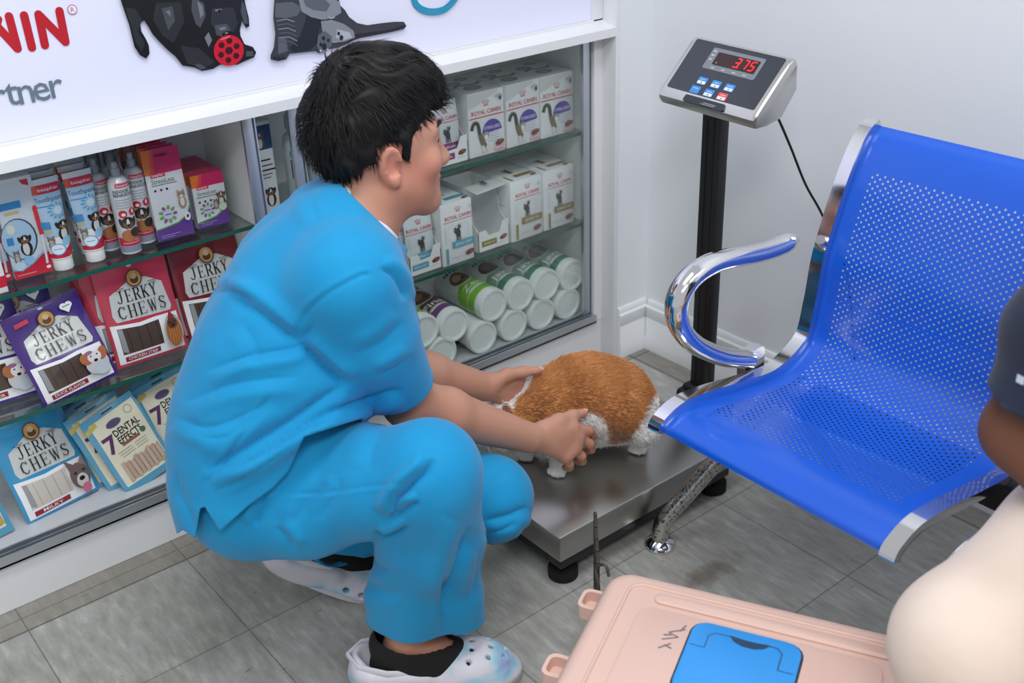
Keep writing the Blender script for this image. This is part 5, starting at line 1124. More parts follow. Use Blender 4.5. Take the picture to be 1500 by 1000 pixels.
# --- canisters lying on the cabinet floor
def canister(name, col, sleeve, word, pic):
    r, L = .0405, .19; b = MB(); Mx = Matrix.Rotation(PI / 2, 4, 'X') @ Matrix.Identity(4)     # axis along y: z -> -y
    Mx = Matrix(((1, 0, 0, 0), (0, 0, -1, 0), (0, 1, 0, 0), (0, 0, 0, 1)))
    b.lathe([(r * .96, -L), (r, -L + .004), (r, -.014), (r * .985, -.012)], mat('canister_plastic', (226, 230, 230), .35), Mx, 36)
    S, Cc = ink(*sleeve), ink(*col); P = Print()
    A = 1.9 * r
    P.rect(-A, -.155, A, -.02, ink(216, 224, 222)); P.rect(-A, -.04, A, -.016, Cc); P.poly([(-A, -.042), (A, -.042), (A, -.09), (.2 * A, -.10), (-.3 * A, -.085), (-A, -.07)], S)
    P.ell(0, -.108, .029, .031, ink(232, 232, 226)); P.ell(0, -.108, .026, .028, ink(*pic)); P.ell(-.006, -.112, .012, .014, ink(*[min(255, int(c * 1.6 + 12)) for c in pic])); P.ell(.008, -.1, .008, .008, ink(*[int(c * .6) for c in pic]))
    P.text(word, 0, -.060, .026, WHT, bold=0.0120, width=.058); P.it[-1] = (P.it[-1][0] * V(1, -1) - V(0, .12), [q[::-1] for q in P.it[-1][1]], WHT); P.text('chews', .004, -.036, .016, WHT, bold=0.0080, width=.05) if 0 else P.rect(-.024, -.045, .026, -.0425, WHT); P.rect(-.02, -.04, .03, -.037, WHT)
    P.text('PET', 0, -.148, .016, ink(44, 66, 112), bold=0.0120) if 0 else None
    for k, u in enumerate((-.02, -.012, -.002, .007, .016)): P.rect(u, -.152, u + .0055, -.143 + .003 * (k % 2), ink(52, 78, 116))
    P.commit(b, lambda u, v, e: np.stack([(r + e) * np.sin(u / r), -v, (r + e) * np.cos(u / r)], 1), .006, .0002, 1.5)
    o = b.build(name, recalc=False)
    b = MB(); R2 = r * 1.02; m = mat('white_lid_plastic', (236, 241, 240), .32); b.lathe([(R2, -.012), (R2, .004), (R2 * .97, .008), (R2 * .84, .0085), (R2 * .80, .0055), (0.001, .0055)], m, Mx, 36, True, True)
    n_ = 8; pts = [(R2 * .78 * math.cos(2 * PI * k / n_ + .39), R2 * .78 * math.sin(2 * PI * k / n_ + .39)) for k in range(n_)]; b.tube([(p[0], -.0055, p[1]) for p in pts + pts[:1]], .0013, m, 6); l = b.build('lid'); l.parent = o; return o
zc = S0 + .0415; zt = zc + .0735
TE, GR_, PU = dict(col=(20, 124, 92), sleeve=(120, 156, 140), word='Jave', pic=(62, 46, 42)), dict(col=(120, 186, 40), sleeve=(128, 196, 48), word='Zen', pic=(112, 92, 70)), dict(col=(112, 64, 130), sleeve=(96, 58, 56), word='Fine', pic=(92, 62, 44))
CT = {k: canister('treat_canister', **v) for k, v in (('t', TE), ('g', GR_), ('p', PU))}; used_c = set()
for kind, x, z, rr_, lab in (('t', 1.668, zt, -20, 'green sleeved canister lying nearest the wall in the upper row'), ('t', 1.583, zt, -14, 'green sleeved canister lying second from the wall in the upper row'), ('t', 1.501, zt, -10, 'green sleeved canister lying third from the wall in the upper row'), ('g', 1.417, zt, -18, 'lime green sleeved canister lying in the upper row'),
                             ('p', 1.301, zt - .014, -16, 'purple and brown sleeved canister lying left of the lime green one'), ('g', 1.217, zt - .0005, 30, 'canister lying in the upper row beside the blue sleeve of the shirt'),
                             ('t', 1.652, zc, 60, 'white lidded canister on the cabinet floor nearest the wall'), ('t', 1.566, zc, 80, 'white lidded canister on the cabinet floor, second from the wall'), ('g', 1.476, zc, 120, 'white lidded canister on the cabinet floor, third from the wall'), ('p', 1.382, zc, 140, 'white lidded canister on the cabinet floor, fourth from the wall'), ('g', 1.262, zc, 10, 'white lidded canister on the cabinet floor just above the forearm')):
    o = CT[kind] if kind not in used_c else dup(CT[kind]); used_c.add(kind); tag(o, lab, 'canister', 'canisters lying on the cabinet floor'); o.location = (x, 1.882, z); o.rotation_euler = (0, math.radians(rr_), math.radians(.6 * (hash(lab[:3]) * 0 + 1)))

# --- bottles behind the head and the card seen between the door stiles
def shampoo():
    b = MB(); b.lathe([(.021, 0), (.022, .003), (.022, .12), (.018, .135), (.010, .142), (.010, .15)], mat('clear_bottle_plastic', (206, 212, 216), .2, coat=.3), None, 24); P = Print()
    P.rect(-.02, .02, .02, .11, ink(196, 200, 206)); P.rect(-.02, .05, .02, .09, ink(60, 52, 60)); P.text('WE', -.002, .036, .018, ink(36, 70, 140), bold=0.0120); P.ell(.0, .066, .010, .012, ink(150, 110, 90)); P.rect(-.02, .095, .02, .108, ink(70, 120, 150))
    P.commit(b, lambda u, v, e: np.stack([(.022 + e) * np.sin(u / .022), -(.022 + e) * np.cos(u / .022), v], 1), .006, .0002, 1.5); o = b.build('shampoo_bottle', recalc=False)
    b = MB(); b.lathe([(.013, .15), (.013, .172), (.011, .176)], mat('clear_cap', (196, 200, 206), .25), None, 20); c = b.build('cap'); c.parent = o; return o
SB = shampoo(); tag(SB, 'slim pet shampoo bottle, top shelf behind the back of the head', 'bottle', 'bottles behind the head'); place(SB, .985, 1.94, S1)
for x, y, lab in ((1.034, 1.95, 'slim pet shampoo bottle, top shelf, half hidden by black hair'),): o = dup(SB); o['label'] = lab; place(o, x, y, S1, 25)
def art_tall(P): P.rect(-.02, .13, .02, .178, ink(40, 74, 110)); dogface(P, -.004, .157, .014, (90, 80, 76)); P.text('PET', 0, .105, .012, BLK) if 0 else P.rect(-.014, .108, .012, .111, BLK); P.rect(-.014, .098, .015, .100, BLK); P.rect(-.02, .088, .02, .091, BLK); P.rect(-.014, .08, .012, .082, ink(90, 90, 92)); P.rect(-.014, .073, .008, .075, ink(90, 90, 92)); dogface(P, .003, .044, .016)
o = carton('tall_carton', .04, .05, .185, art_tall); place(o, .902, 1.93, S1); tag(o, 'tall narrow white carton with dog picture between the two door frames', 'carton')

# --- left bay, top shelf
LB, BAR = ink(178, 208, 232), ink(60, 144, 208)
def brand(P, u, v, w, h): P.rect(u - w / 2, v - h / 2, u + w / 2, v + h / 2, REDp); P.rect(u - w / 2 + h * .08, v - h * .42, u + w / 2 - h * .08, v + h * .42, ink(224, 60, 84)); P.text('beaphar', u, v, h * .8, WHT, bold=0.0060, width=w * .82)
def art_kit(P):
    P.rect(-.0325, .0, .0325, .172, ink(214, 222, 232)); P.rect(-.031, .125, .006, .138, BAR); P.rect(-.024, .115, .0, .121, ink(214, 196, 130)); P.poly([(.012, .172), (.026, .172), (.026, .16), (.016, .164)], REDp)
    P.ell(-.010, .07, .030, .038, ink(70, 76, 84)); P.ell(-.011, .07, .028, .036, LB); P.ell(-.02, .09, .007, .009, ink(226, 230, 214)); P.rect(-.036 + .005, .062, -.02, .076, BAR)
    dogface(P, -.002, .066, .016); kitten(P, -.021, .045, .011); P.poly([(-.0325, .0), (.0325, 0), (.0325, .036), (.02, .034), (.004, .022), (-.018, .012), (-.0325, .016)], REDp); P.line([(-.0325, .018), (-.018, .0145), (.004, .025), (.02, .0365), (.0325, .038)], .003, ink(150, 190, 226)); P.ell(-.02, .023, .010, .008, ink(196, 222, 240)); P.ell(-.003, .03, .0085, .0075, ink(150, 200, 236))
    P.rect(-.028, .0055, .004, .0066, ink(240, 190, 200)); P.ell(.026, .0095, .004, .003, WHT)
    P.line([(.026, .118), (.0275, .07)], .0075, ink(222, 54, 56)); P.ell(.026, .118, .004, .006, ink(222, 54, 56)); P.line([(.0275, .07), (.026, .03), (.025, .016)], .004, ink(228, 228, 232))
def kit(): return carton('toothbrush_kit', .065, .035, .178, art_kit, base=mat('kit_card', (222, 226, 232), .3))
k1 = kit(); place(k1, .4465, 1.93 + .016, S1, -2); tag(k1, 'toothbrush kit card with red brush, beside the front toothpaste tube', 'toothbrush kit', 'toothbrush kits'); o = dup(k1); o['label'] = 'toothbrush kit card at the left edge of the picture'; place(o, .377, 1.936 + .016, S1, 2)
o = carton('small_carton', .06, .03, .085, lambda P: (P.rect(-.03, .01, .03, .03, REDp), P.rect(-.024, .036, .024, .038, ink(230, 120, 130)))); place(o, .358, 1.9, S1, 4); tag(o, 'small white carton with red band at left edge, front of top shelf', 'carton')  # a small white carton with a printed red band
def tube_pack():
    b = MB(); nv, nu = 16, 32; Ht, H0 = .166, .022
    def s(u, v, e):                                      # u: arc position from the front centre, in metres of half-girth .05
        q = np.clip((v - H0) / (Ht - H0), 0, 1); a = .0165 + (.026 - .0165) * q; c = .0165 * (1 - q) ** .75 + .0006; t = u / .026 * (PI / 2) * .96
        return np.stack([(a + e) * np.sin(t), -(c + e) * np.cos(t), v], 1)
    vs = []; fs = []
    for i in range(nv):
        v = H0 + (Ht - H0) * i / (nv - 1)
        for k in range(nu):
            t = 2 * PI * k / nu; q = i / (nv - 1); a = .0165 + .0095 * q; c = .0165 * (1 - q) ** .75 + .0006; vs.append((a * math.sin(t), -c * math.cos(t), v))
    fs = [(i * nu + k, i * nu + (k + 1) % nu, (i + 1) * nu + (k + 1) % nu, (i + 1) * nu + k) for i in range(nv - 1) for k in range(nu)] + [tuple(range((nv - 1) * nu, nv * nu)), tuple(reversed(range(nu)))]
    b.add(vs, fs, mat('tube_plastic', (214, 224, 234), .2, coat=.5)); P = Print()
    P.rect(-.024, .062, .024, .140, LB); P.poly([(-.025, .140), (.025, .140), (.025, .150), (.02, .156), (-.025, .156)], REDp); P.poly([(-.025, .140), (-.012, .140), (-.012, .156), (-.025, .156)], ink(222, 84, 48)); brand(P, .003, .1475, .032, .0095)
    P.text('Toothpaste', .001, .130, .012, ink(28, 96, 150), bold=0.0040, width=.042); P.rect(-.02, .117, .002, .119, BAR); 
    for k in range(12): a = 2 * PI * k / 12; P.ell(.008 + .011 * math.cos(a), .108 + .012 * math.sin(a), .0016, .0032, ink(96, 170, 206), a - PI / 2)
    P.ell(.008, .108, .006, .007, ink(206, 226, 232)); P.rect(-.024, .078, -.007, .091, BAR); P.rect(-.02, .071, -.008, .0755, ink(206, 190, 110)); P.rect(-.024, .022, .024, .062, WHT)
    P.poly([(-.026, .024), (.026, .024), (.026, .050), (.016, .044), (.002, .036), (-.012, .034), (-.026, .032)], REDp); dogface(P, .010, .080, .0155); kitten(P, -.012, .058, .0125); P.ell(-.006, .041, .0115, .0105, ink(110, 170, 220)); P.ell(-.006, .041, .0095, .009, ink(232, 242, 248)); P.ell(.010, .0535, .0075, .0075, ink(150, 206, 236)); P.rect(-.012, .0405, .0, .042, ink(110, 170, 220)); P.ell(.019, .030, .0025, .002, WHT)
    P.commit(b, s, .006, .00022, 1.8); o = b.build('toothpaste_tube', recalc=False)
    b = MB(); b.lathe([(.0165, 0), (.0172, .001), (.0172, .0225), (.0165, .0235)], mat('white_cap_plastic', (236, 237, 238), .4), None, 28); c = b.build('cap'); c.parent = o; return o
t0 = tube_pack(); place(t0, .497, 1.925, S1, 0, 1.5); tag(t0, 'pet toothpaste tube standing on its cap beside the toothbrush kit', 'toothpaste tube', 'toothpaste tubes')
for x, y, lab in ((.5545, 1.923, 'pet toothpaste tube standing on its cap beside the spray bottles'), (.503, 1.966, 'second pet toothpaste tube behind the left front one'), (.561, 1.964, 'second pet toothpaste tube behind the right front one'), (.509, 2.006, 'rear pet toothpaste tube in the left row'), (.568, 2.004, 'rear pet toothpaste tube in the right row')): o = dup(t0); o['label'] = lab; place(o, x, y, S1, 0, 1.5)
def spray():
    b = MB(); r = .0185; b.lathe([(r * .95, 0), (r, .002), (r, .128), (r * .92, .137), (r * .66, .142), (r * .62, .146)], mat('white_bottle', (220, 223, 226), .25, coat=.4), None, 30); P = Print(); A = 1.45 * r
    P.rect(-A, .004, A, .017, ink(142, 146, 166)); P.rect(-A, .0165, A, .032, ink(196, 40, 66)); P.rect(-.018, .021, .018, .0225, ink(232, 170, 180)); P.rect(-.008, .025, .02, .0265, ink(232, 170, 180))
    P.ell(-.002, .036, .016, .012, ink(178, 116, 72)); dogface(P, -.002, .058, .022, (48, 40, 38), (120, 88, 66), False); P.ell(.008, .041, .009, .009, ink(60, 48, 42)); P.ell(-.008, .078, .0072, .0072, REDp); P.ell(.009, .080, .0062, .0072, REDp); P.ell(-.007, .077, .0035, .003, WHT); P.ell(.009, .081, .002, .004, WHT)
    for k in range(4): P.rect(-.017, .089 + .005 * k, .012, .0902 + .005 * k, ink(170, 174, 180))
    P.text('INDOOR', -.004, .1205, .0082, BLK, bold=0.0080, width=.027); P.text('BEHAVIOUR', .0005, .1135, .0082, BLK, bold=0.0080, width=.036); brand(P, .001, .1315, .025, .0075); P.rect(-A, .1395, -A + .0001, .1396, WHT)
    P.commit(b, lambda u, v, e: np.stack([(r + e) * np.sin(u / r), -(r + e) * np.cos(u / r), v], 1), .005, .0002, 1.5); o = b.build('spray_bottle', recalc=False)
    b = MB(); b.lathe([(.0075, .146), (.0075, .158), (.0055, .160), (.0055, .17)], mat('pump_white', (210, 212, 216), .35), None, 16); c = b.build('pump'); c.parent = o
    b = MB(); b.lathe([(.0135, .144), (.0128, .184), (.010, .187)], glass_mat('clear_overcap', (226, 230, 234), .9), None, 22, False, True); c = b.build('overcap'); c.parent = o; return o
s0 = spray(); place(s0, .618, 1.915, S1); tag(s0, 'white pet spray bottle with puppy picture, frontmost of the sprays', 'spray bottle', 'spray bottles on the top shelf')
for x, y, lab in ((.595, 1.957, 'white pet spray bottle half hidden behind the right toothpaste tube'), (.659, 1.945, 'white pet spray bottle between the front spray and the pouch'), (.637, 1.985, 'white pet spray bottle at the back of the spray group')): o = dup(s0); o['label'] = lab; place(o, x, y, S1, 12 if x < .6 else -8)
PK, ORG, VIO, GRN = (206, 44, 96), ink(232, 120, 52), ink(104, 66, 150), ink(84, 160, 70)
def art_stress(w, h, box=False):
    def f(P):
        top = h - (.046 if not box else .024); P.rect(-w / 2, 0, w / 2, top, ink(222, 224, 228)); P.rect(-w / 2, top, w / 2, h, ink(*PK)); P.poly([(-w / 2, top), (-w / 2 + .010, top), (-w / 2 + .016, h), (-w / 2, h)], ORG); P.poly([(-w / 2 + .010, top), (-w / 2 + .017, top), (-w / 2 + .022, h), (-w / 2 + .016, h)], ink(222, 84, 70))
        z = .027 if not box else .016
        P.poly([(-w / 2, 0), (w / 2, 0), (w / 2, z + .028), (w * .38, z + .012), (w * .1, z + .001), (-w / 2, z - .006)], VIO); P.line([(-w / 2, z - .005), (w * .1, z + .002), (w * .38, z + .013), (w / 2, z + .029)], .0028, GRN)
        k = 1 if not box else .85
        brand(P, -w * .18, top - .001, .027 * k, .0095 * k); P.text('StressLess', -w * .08, top - .0125, .0125 * k, ink(80, 140, 84), bold=0.0048, width=.043 * k); P.rect(-w * .4, top - .0205, w * .28, top - .019, ink(120, 124, 128))
        for q in range(3): P.ell(-w * .34 + .011 * q, top - .029, .0022, .0022, ink(50, 48, 48))
        u0, v0 = -w * .14, (h * .29 if not box else h * .33)
        for q in range(9): a = 2 * PI * q / 9; P.ell(u0 + .0135 * k * math.cos(a), v0 + .0135 * k * math.sin(a), .0042 * k, .0028 * k, ink(110, 176, 84) if q % 3 else ink(150, 90, 150), a)
        P.ell(u0, v0, .0095 * k, .0095 * k, ink(206, 204, 226)); P.rect(u0 - .006, v0 - .001, u0 + .006, v0 + .001, VIO)
        if box: dogface(P, w * .34, h * .55, .0125, (96, 82, 70), (160, 120, 86)); kitten(P, w * .14, h * .46, .009); P.ell(w * .34, h * .34, .0085, .0085, ink(150, 196, 140)); P.ell(w * .34, h * .34, .0075, .0075, ink(206, 222, 196))
        else: kitten(P, w * .30, h * .47, .0155, (170, 140, 118), (226, 220, 214)); P.ell(w * .37, h * .22, .0062, .0085, WHT); P.poly([(w * .34, h * .20), (w * .41, h * .21), (w * .40, h * .245), (w * .335, h * .235)], ink(90, 66, 56))
        P.rect(-w * .42, .010, w * .1, .0112, ink(180, 160, 206)); P.rect(-w * .42, .006, -w * .05, .0072, ink(180, 160, 206))
        if not box: P.ell(0, h - .012, .012, .0022, ink(120, 20, 50))
    return f
ps = pouch('supplement_pouch', .07, .172, .010, art_stress(.07, .172), GLOSS(222, 224, 228), seed=2, hole=True); place(ps, .708, 1.918, S1, -3, 4); tag(ps, 'pink and purple calming treat pouch, frontmost of its row', 'pouch', 'pink topped pouches')
for k, lab in enumerate(('second pink topped calming pouch in its row', 'third pink topped calming pouch in its row', 'fourth pink topped calming pouch in its row', 'rearmost pink topped calming pouch in its row')): o = dup(ps); o['label'] = lab; place(o, .706 - .004 * k, 1.936 + .018 * k, S1, -3 + k, 4)
xs = carton('supplement_box', .063, .022, .105, art_stress(.063, .105, True), lambda P: P.rect(-.0315, -.011, .0315, .011, ink(*PK)), lambda P: (P.rect(-.011, 0, .011, .081, ink(214, 214, 220)), P.rect(-.011, .081, .011, .105, ORG))); place(xs, .789, 1.936, S1, -4); tag(xs, 'small pink and purple calming box, frontmost of its row', 'box', 'pink topped boxes')
for k, lab in enumerate(('second small pink topped box in its row', 'third small pink topped box in its row', 'fourth small pink topped box in its row', 'rearmost small pink topped box in its row')): o = dup(xs); o['label'] = lab; place(o, .788 + .0008 * k, 1.9615 + .0245 * k, S1, -4 + k)

# --- left bay, middle and lower shelf: jerky bags and dental sticks
def slab(P, word, u, v, h, width, m):                   # condensed slab-serif capitals drawn stroke by stroke
    G = dict(J=[((.62, 1), (.62, .22), .2), ((.62, .24), (.5, .05), .16), ((.5, .04), (.22, .06), .13), ((.22, .06), (.1, .24), .14), ((.4, .965), (.84, .965), .07)],
             E=[((.25, 0), (.25, 1), .2), ((.05, .965), (.85, .965), .07), ((.05, .035), (.88, .035), .07), ((.25, .5), (.66, .5), .07), ((.82, 1), (.82, .78), .08), ((.84, 0), (.84, .25), .08), ((.64, .62), (.64, .38), .07)],
             R=[((.22, 0), (.22, 1), .2), ((.03, .965), (.6, .965), .07), ((.03, .035), (.42, .035), .07), ((.22, .5), (.6, .5), .07), ((.6, .965), (.76, .86), .14), ((.76, .88), (.76, .6), .2), ((.76, .62), (.6, .5), .14), ((.5, .5), (.82, .06), .19), ((.7, .035), (.98, .035), .07)],
             K=[((.22, 0), (.22, 1), .2), ((.03, .965), (.42, .965), .07), ((.03, .035), (.42, .035), .07), ((.25, .42), (.78, .95), .09), ((.42, .55), (.82, .05), .2), ((.62, .965), (.96, .965), .07), ((.62, .035), (1.0, .035), .07)],
             Y=[((.5, 0), (.5, .48), .2), ((.5, .46), (.2, .96), .18), ((.5, .46), (.8, .96), .1), ((.02, .965), (.4, .965), .07), ((.62, .965), (.98, .965), .07), ((.3, .035), (.7, .035), .07)],
             C=[((.82, .78), (.62, .95), .11), ((.64, .955), (.42, .95), .1), ((.44, .95), (.24, .76), .16), ((.22, .78), (.22, .24), .2), ((.24, .25), (.44, .05), .16), ((.42, .045), (.66, .05), .1), ((.64, .05), (.84, .24), .11), ((.84, 1), (.84, .7), .07)],
             H=[((.22, 0), (.22, 1), .19), ((.78, 0), (.78, 1), .19), ((.22, .5), (.78, .5), .07), ((.03, .965), (.4, .965), .07), ((.03, .035), (.4, .035), .07), ((.6, .965), (.97, .965), .07), ((.6, .035), (.97, .035), .07)],
             W=[((.14, .97), (.34, .02), .17), ((.34, .02), (.52, .9), .08), ((.5, .9), (.7, .02), .17), ((.7, .02), (.9, .97), .08), ((.0, .965), (.3, .965), .07), ((.4, .965), (.62, .965), .07), ((.78, .965), (1.02, .965), .07)],
             S=[((.78, .8), (.6, .95), .11), ((.62, .955), (.38, .95), .1), ((.4, .95), (.22, .76), .16), ((.22, .78), (.36, .58), .19), ((.3, .62), (.7, .4), .2), ((.66, .44), (.8, .24), .19), ((.8, .26), (.62, .05), .16), ((.64, .045), (.36, .05), .1), ((.38, .05), (.18, .22), .11), ((.8, 1), (.8, .72), .07), ((.17, 0), (.17, .3), .07)])
    n = len(word); cw = width / n
    for i, ch in enumerate(word):
        x0 = u - width / 2 + i * cw
        for a, b, w in G[ch]: P.line([(x0 + a[0] * cw * .92, v - h / 2 + a[1] * h), (x0 + b[0] * cw * .92, v - h / 2 + b[1] * h)], w * .78 * h * .74, m)
def art_jerky(c, flavour, pic, w=.142, h=.196):
    C_ = ink(*c, .25)
    def f(P):
        P.rect(-w / 2, 0, w / 2, h, C_); P.ell(0, h - .009, .005, .0022, ink(210, 212, 214))
        P.poly([(-w / 2 + .006, .006), (w / 2 - .006, .006), (w / 2 - .006, .078), (.02, .080), (-.01, .078), (-w / 2 + .006, .084)], WHT)
        P.poly([(-w / 2 + .016, .024), (w * .18, .024), (w * .18, .073), (-.01, .071), (-w / 2 + .016, .076)], ink(84, 68, 60, .12) if pic != 'husky' else ink(204, 196, 186, .12))  # husky window: shiny film reflection put into the pale cream colour
        for k in range(4): P.line([(-.036 + .019 * k, .026), (-.038 + .019 * k, .071)], .0014, ink(58, 46, 42, .12) if pic != 'husky' else ink(170, 160, 150, .12))
        P.poly([(-w / 2 + .017, .03), (-w / 2 + .027, .026), (-w / 2 + .025, .074), (-w / 2 + .017, .075)], ink(150, 152, 156, .1))
        if flavour: P.poly([(-w / 2 + .018, .009), (.016, .011), (.016, .021), (-w / 2 + .018, .019)], ink(150, 30, 52)); P.text(flavour, -.0185, .015, .0088, WHT, bold=0.0040, width=.058 if len(flavour) > 6 else .04)
        P.poly([(-w * .36, .088), (w * .38, .084), (w * .41, .092), (w * .37, .142), (w * .16, .160), (-w * .06, .161), (-w * .36, .140), (-w * .39, .10)], ink(206, 208, 206))
        slab(P, 'JERKY', 0, .133, .0245, .080, BLK); slab(P, 'CHEWS', .002, .1045, .0245, .098, BLK)
        P.ell(.0, .164, .0155, .0165, ink(70, 44, 30)); P.ell(0, .164, .0135, .0145, ink(196, 146, 74)); P.ell(0, .160, .008, .007, ink(88, 58, 40)); P.ell(0, .168, .0055, .006, ink(214, 178, 140)); 
        for s in (-1, 1): P.rect(s * .033 - .010, .150, s * .033 + .010, .1512, ink(60, 60, 60)); P.rect(s * .033 - .007, .1472, s * .033 + .007, .1482, ink(60, 60, 60))
        if pic == 'terrier': 
            P.ell(.047, .044, .019, .034, ink(176, 178, 182)); P.ell(.047, .042, .016, .030, ink(168, 104, 54)); P.ell(.047, .060, .010, .012, ink(96, 60, 40)); P.poly([(.04, .07), (.047, .086), (.055, .07)], ink(150, 40, 44)); P.ell(.047, .056, .003, .0025, BLK); P.ell(.042, .062, .0016, .0016, BLK); P.ell(.052, .062, .0016, .0016, BLK)
            for k in range(5): P.line([(.038 + .0045 * k, .05), (.036 + .0055 * k, .018)], .0012, ink(206, 146, 86))
        elif pic == 'spaniel':
            P.ell(.043, .040, .022, .022, ink(206, 200, 206)); P.ell(.026, .056, .010, .013, ink(176, 108, 66), .4); P.ell(.058, .056, .009, .014, ink(176, 108, 66), -.4); P.ell(.042, .055, .013, .012, ink(224, 220, 222)); P.ell(.042, .047, .004, .003, BLK); P.ell(.036, .058, .0016, .0016, BLK); P.ell(.048, .058, .0016, .0016, BLK); P.ell(.048, .028, .014, .014, ink(196, 206, 214)); P.ell(.034, .066, .008, .004, ink(150, 100, 130))
        else:
            P.ell(.046, .046, .020, .026, ink(112, 92, 86)); P.poly([(.03, .06), (.026, .086), (.042, .07)], ink(112, 92, 86)); P.poly([(.052, .07), (.064, .084), (.064, .058)], ink(150, 122, 112)); P.ell(.047, .036, .012, .014, ink(206, 200, 196)); P.ell(.047, .040, .0058, .0045, BLK); P.ell(.05, .018, .009, .011, ink(206, 112, 140)); P.ell(.038, .054, .003, .002, BLK); P.ell(.056, .054, .003, .002, BLK)
        if pic == 'spaniel': P.poly([(-.055, .168), (-.03, .170), (-.03, .179), (-.055, .177)], ink(206, 50, 80)); P.ell(.036, .172, .0065, .0065, WHT); P.ell(.046, .172, .0065, .0065, WHT); P.poly([(.0305, .169), (.0515, .169), (.041, .157)], WHT); P.rect(.034, .1705, .048, .172, BLK)
    return f
def jerky(c, fl_, pic, seed): return pouch('treat_bag', .142, .196, .022, art_jerky(c, fl_, pic), GLOSS(*c), seed=seed, wave=.0022, bot=.3)
PKJ, MRN, PRP, CYJ = (196, 62, 84), (128, 34, 44), (70, 42, 126), (60, 150, 198)
jp = jerky(PKJ, 'CHICKEN STRIP', 'terrier', 1); place(jp, .6205, 1.925, S2, -1, 13, 0); tag(jp, 'pink jerky treat bag with terrier picture, front of middle shelf', 'treat bag', 'jerky bags on the middle shelf')
for k, (dx, dy, lab) in enumerate(((-.020, .022, 'pink jerky bag directly behind the front pink one'), (-.030, .044, 'rearmost pink jerky bag of the pink row'))): o = dup(jp); o['label'] = lab; place(o, .6205 + dx, 1.925 + dy, S2, -1, 13)
jr = jerky(MRN, 'BEEF', 'terrier', 5); place(jr, .772, 1.935, S2, -2, 13); tag(jr, 'dark red jerky treat bag half hidden by the blue back', 'treat bag', 'jerky bags on the middle shelf'); o = dup(jr); o['label'] = 'second dark red jerky bag behind the front dark red one'; place(o, .765, 1.958, S2, -2, 13)
jl = jerky(PRP, 'DUCK FLAVOR', 'spaniel', 3); place(jl, .338, 1.945, S2, -3, 14); tag(jl, 'purple jerky bag standing at the left edge of the middle shelf', 'treat bag', 'jerky bags on the middle shelf')
o = dup(jl); o['label'] = 'purple jerky bag standing behind the tilted purple one'; place(o, .408, 1.972, S2, -3, 14)
jf = pouch('treat_bag', .142, .176, .024, lambda P: (art_jerky(PRP, 'DUCK FLAVOR', 'spaniel')(P), [P.it.__setitem__(i, (v * np.array([1, .176 / .196]), f, m)) for i, (v, f, m) in enumerate(P.it)]), GLOSS(*PRP), seed=8, wave=.0045, bot=.3); place(jf, .468, 1.887, S2 + .0015, -3, 24, -9); tag(jf, 'purple jerky bag with white heart, tilted in front of the other bags', 'treat bag', 'jerky bags on the middle shelf')
jm = pouch('treat_bag', .146, .2, .03, art_jerky(CYJ, 'MILKY', 'husky', .146, .2), GLOSS(*CYJ), seed=6, wave=.003, bot=.3); place(jm, .392, 1.925, S0 + .0015, 6, 22, -3); tag(jm, 'sky blue shiny jerky bag with husky picture on the cabinet floor', 'treat bag', 'bags on the cabinet floor')
def art_dental(w, h):
    B, Cm = ink(92, 158, 190, .25), ink(224, 220, 196, .3)
    def f(P):
        P.rect(-w / 2, 0, w / 2, h, B); P.poly([(-w / 2 + .008, .018), (w / 2 - .010, .014), (w / 2 - .005, h - .012), (-w / 2 + .012, h - .014)], Cm); P.poly([(-w / 2 + .0, h - .03), (-w / 2 + .026, h - .022), (-w / 2 + .026, h - .012), (-w / 2, h - .02)], ink(196, 178, 84)); P.rect(-.012, h - .009, .012, h - .0055, ink(50, 54, 58))
        P.ell(-.004, h - .034, .0165, .008, ink(112, 96, 130)); P.ell(-.004, h - .034, .0145, .0062, ink(86, 70, 106)); P.ell(.034, h - .026, .0085, .0085, ink(166, 140, 104)); P.ell(.034, h - .026, .007, .007, Cm)
        P.text('7', -.031, h - .067, .050, ink(92, 52, 96), bold=.025); P.text('DENTAL', .012, h - .053, .0195, BLK, bold=.018, width=.057); P.text('EFFECTS', .010, h - .0695, .0195, BLK, bold=.018, width=.052)
        P.rect(-.014, h - .083, .026, h - .077, ink(146, 92, 74)); P.ell(.036, h - .076, .006, .006, ink(76, 110, 84))
        for k in range(3): P.rect(-.03 + .002 * k, h - .0905 - .0055 * k, .0 + .002 * k, h - .0895 - .0055 * k, ink(150, 148, 140)); P.rect(.008, h - .0905 - .0055 * k, .034, h - .0895 - .0055 * k, ink(150, 148, 140))
        for k in range(9): u = -.038 + .0094 * k; P.poly([(u, .022 + .002 * (k % 2)), (u + .008, .022 + .002 * (k % 2)), (u + .009, .066 - .003 * (k % 3)), (u + .001, .066 - .003 * (k % 3))], ink(*(196 - 10 * (k % 2), 170 - 10 * (k % 2), 150 - 8 * (k % 2)))); P.rect(u + .0078, .024, u + .0088, .062, ink(120, 98, 84))
        P.poly([(w / 2 - .022, .02), (w / 2 - .010, .022), (w / 2 - .012, .03), (w / 2 - .024, .028)], ink(186, 166, 70))
    return f
dn_ = pouch('dental_chew_pack', .117, .175, .016, art_dental(.117, .175), GLOSS(92, 158, 190), seed=9, wave=.002); place(dn_, .562, 1.900, S0 + .0015, 3, 21, -14); tag(dn_, 'cream and blue dental stick pack, frontmost of the fan on the cabinet floor', 'treat pack', 'dental stick packs')
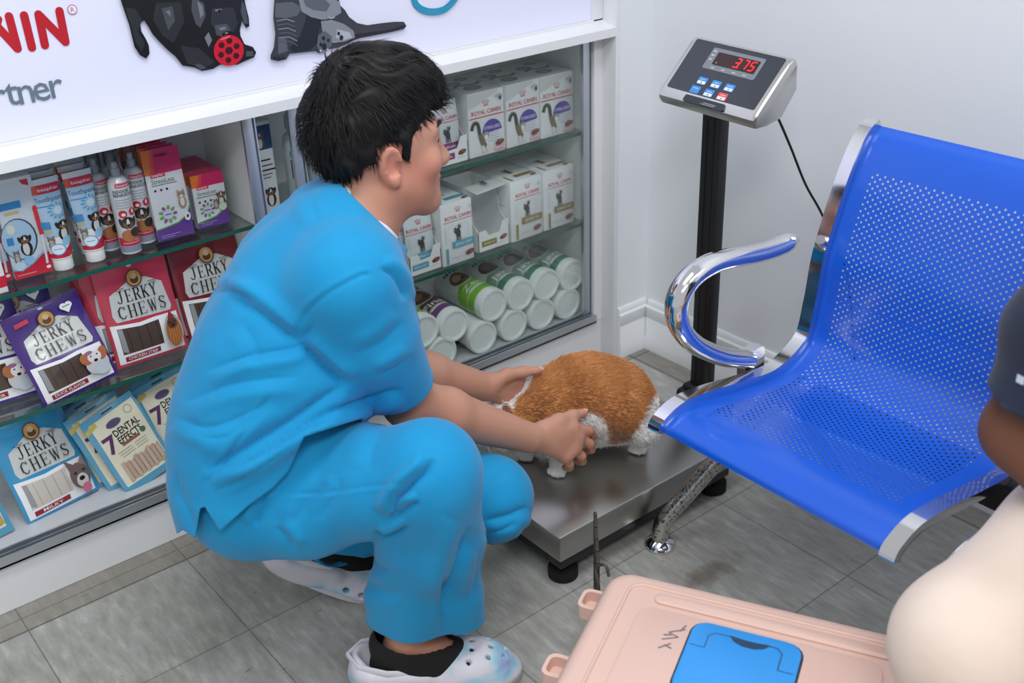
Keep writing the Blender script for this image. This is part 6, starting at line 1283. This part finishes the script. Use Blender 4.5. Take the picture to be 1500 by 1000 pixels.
for x, y, yw, ln_, rl, lab in ((.538, 1.925, 3, 22, -13, 'second dental stick pack in the fan'), (.524, 1.950, 3, 22, -12, 'third dental stick pack in the fan'), (.512, 1.972, 3, 22, -11, 'rearmost dental stick pack in the fan'), (.668, 1.935, 0, 22, -10, 'dental stick pack partly hidden by the back hem of the blue shirt'), (.676, 1.962, 0, 22, -9, 'dental stick pack behind the one at the blue shirt'), (.236, 1.905, 4, 24, -4, 'dental stick pack cut off by the left edge of the picture')): o = dup(dn_); o['label'] = lab; place(o, x, y, S0 + .0015, yw, ln_, rl)
# ---------------------------------------------------------------- camera, light, view
cd = bpy.data.cameras.new('camera'); cam = bpy.data.objects.new('camera', cd); COL.objects.link(cam)
cd.sensor_width = 36; cd.lens = FPX / 1500 * 36; cd.clip_start = .02
cam.matrix_world = Matrix(((RM[0, 0], RM[0, 2], -RM[0, 1], 0), (RM[1, 0], RM[1, 2], -RM[1, 1], 0), (RM[2, 0], RM[2, 2], -RM[2, 1], CAMH), (0, 0, 0, 1)))
cd.dof.use_dof = True; cd.dof.focus_distance = 1.95; cd.dof.aperture_fstop = 4.8
SC.camera = cam
w = bpy.data.worlds.new('room_light'); SC.world = w; w.use_nodes = True
w.node_tree.nodes['Background'].inputs[0].default_value = rgb(237, 239, 243); w.node_tree.nodes['Background'].inputs[1].default_value = .62
def area(name, loc, tgt, sx, sy, e, c=(255, 255, 255)):
    l = bpy.data.lights.new(name, 'AREA'); l.shape = 'RECTANGLE'; l.size = sx; l.size_y = sy; l.energy = e; l.color = rgb(*c)[:3]
    o = bpy.data.objects.new(name, l); COL.objects.link(o); o.location = loc; o.rotation_euler = (Vector(tgt) - Vector(loc)).to_track_quat('-Z', 'Y').to_euler()
    return o
area('ceiling_panel', (.55, .75, 2.65), (.55, .75, 0), 1.2, .6, 22, (250, 252, 255))
area('ceiling_panel', (-.5, -.6, 2.65), (-.5, -.6, 0), 1.2, .6, 40, (250, 252, 255))
area('ceiling_panel', (1.3, -.7, 2.65), (1.3, -.7, 0), 1.2, .6, 14, (250, 252, 255))
SC.view_settings.view_transform = 'Standard'; SC.view_settings.look = 'None'; SC.view_settings.exposure = .08; SC.view_settings.gamma = 1; SC.view_settings.use_curve_mapping = False
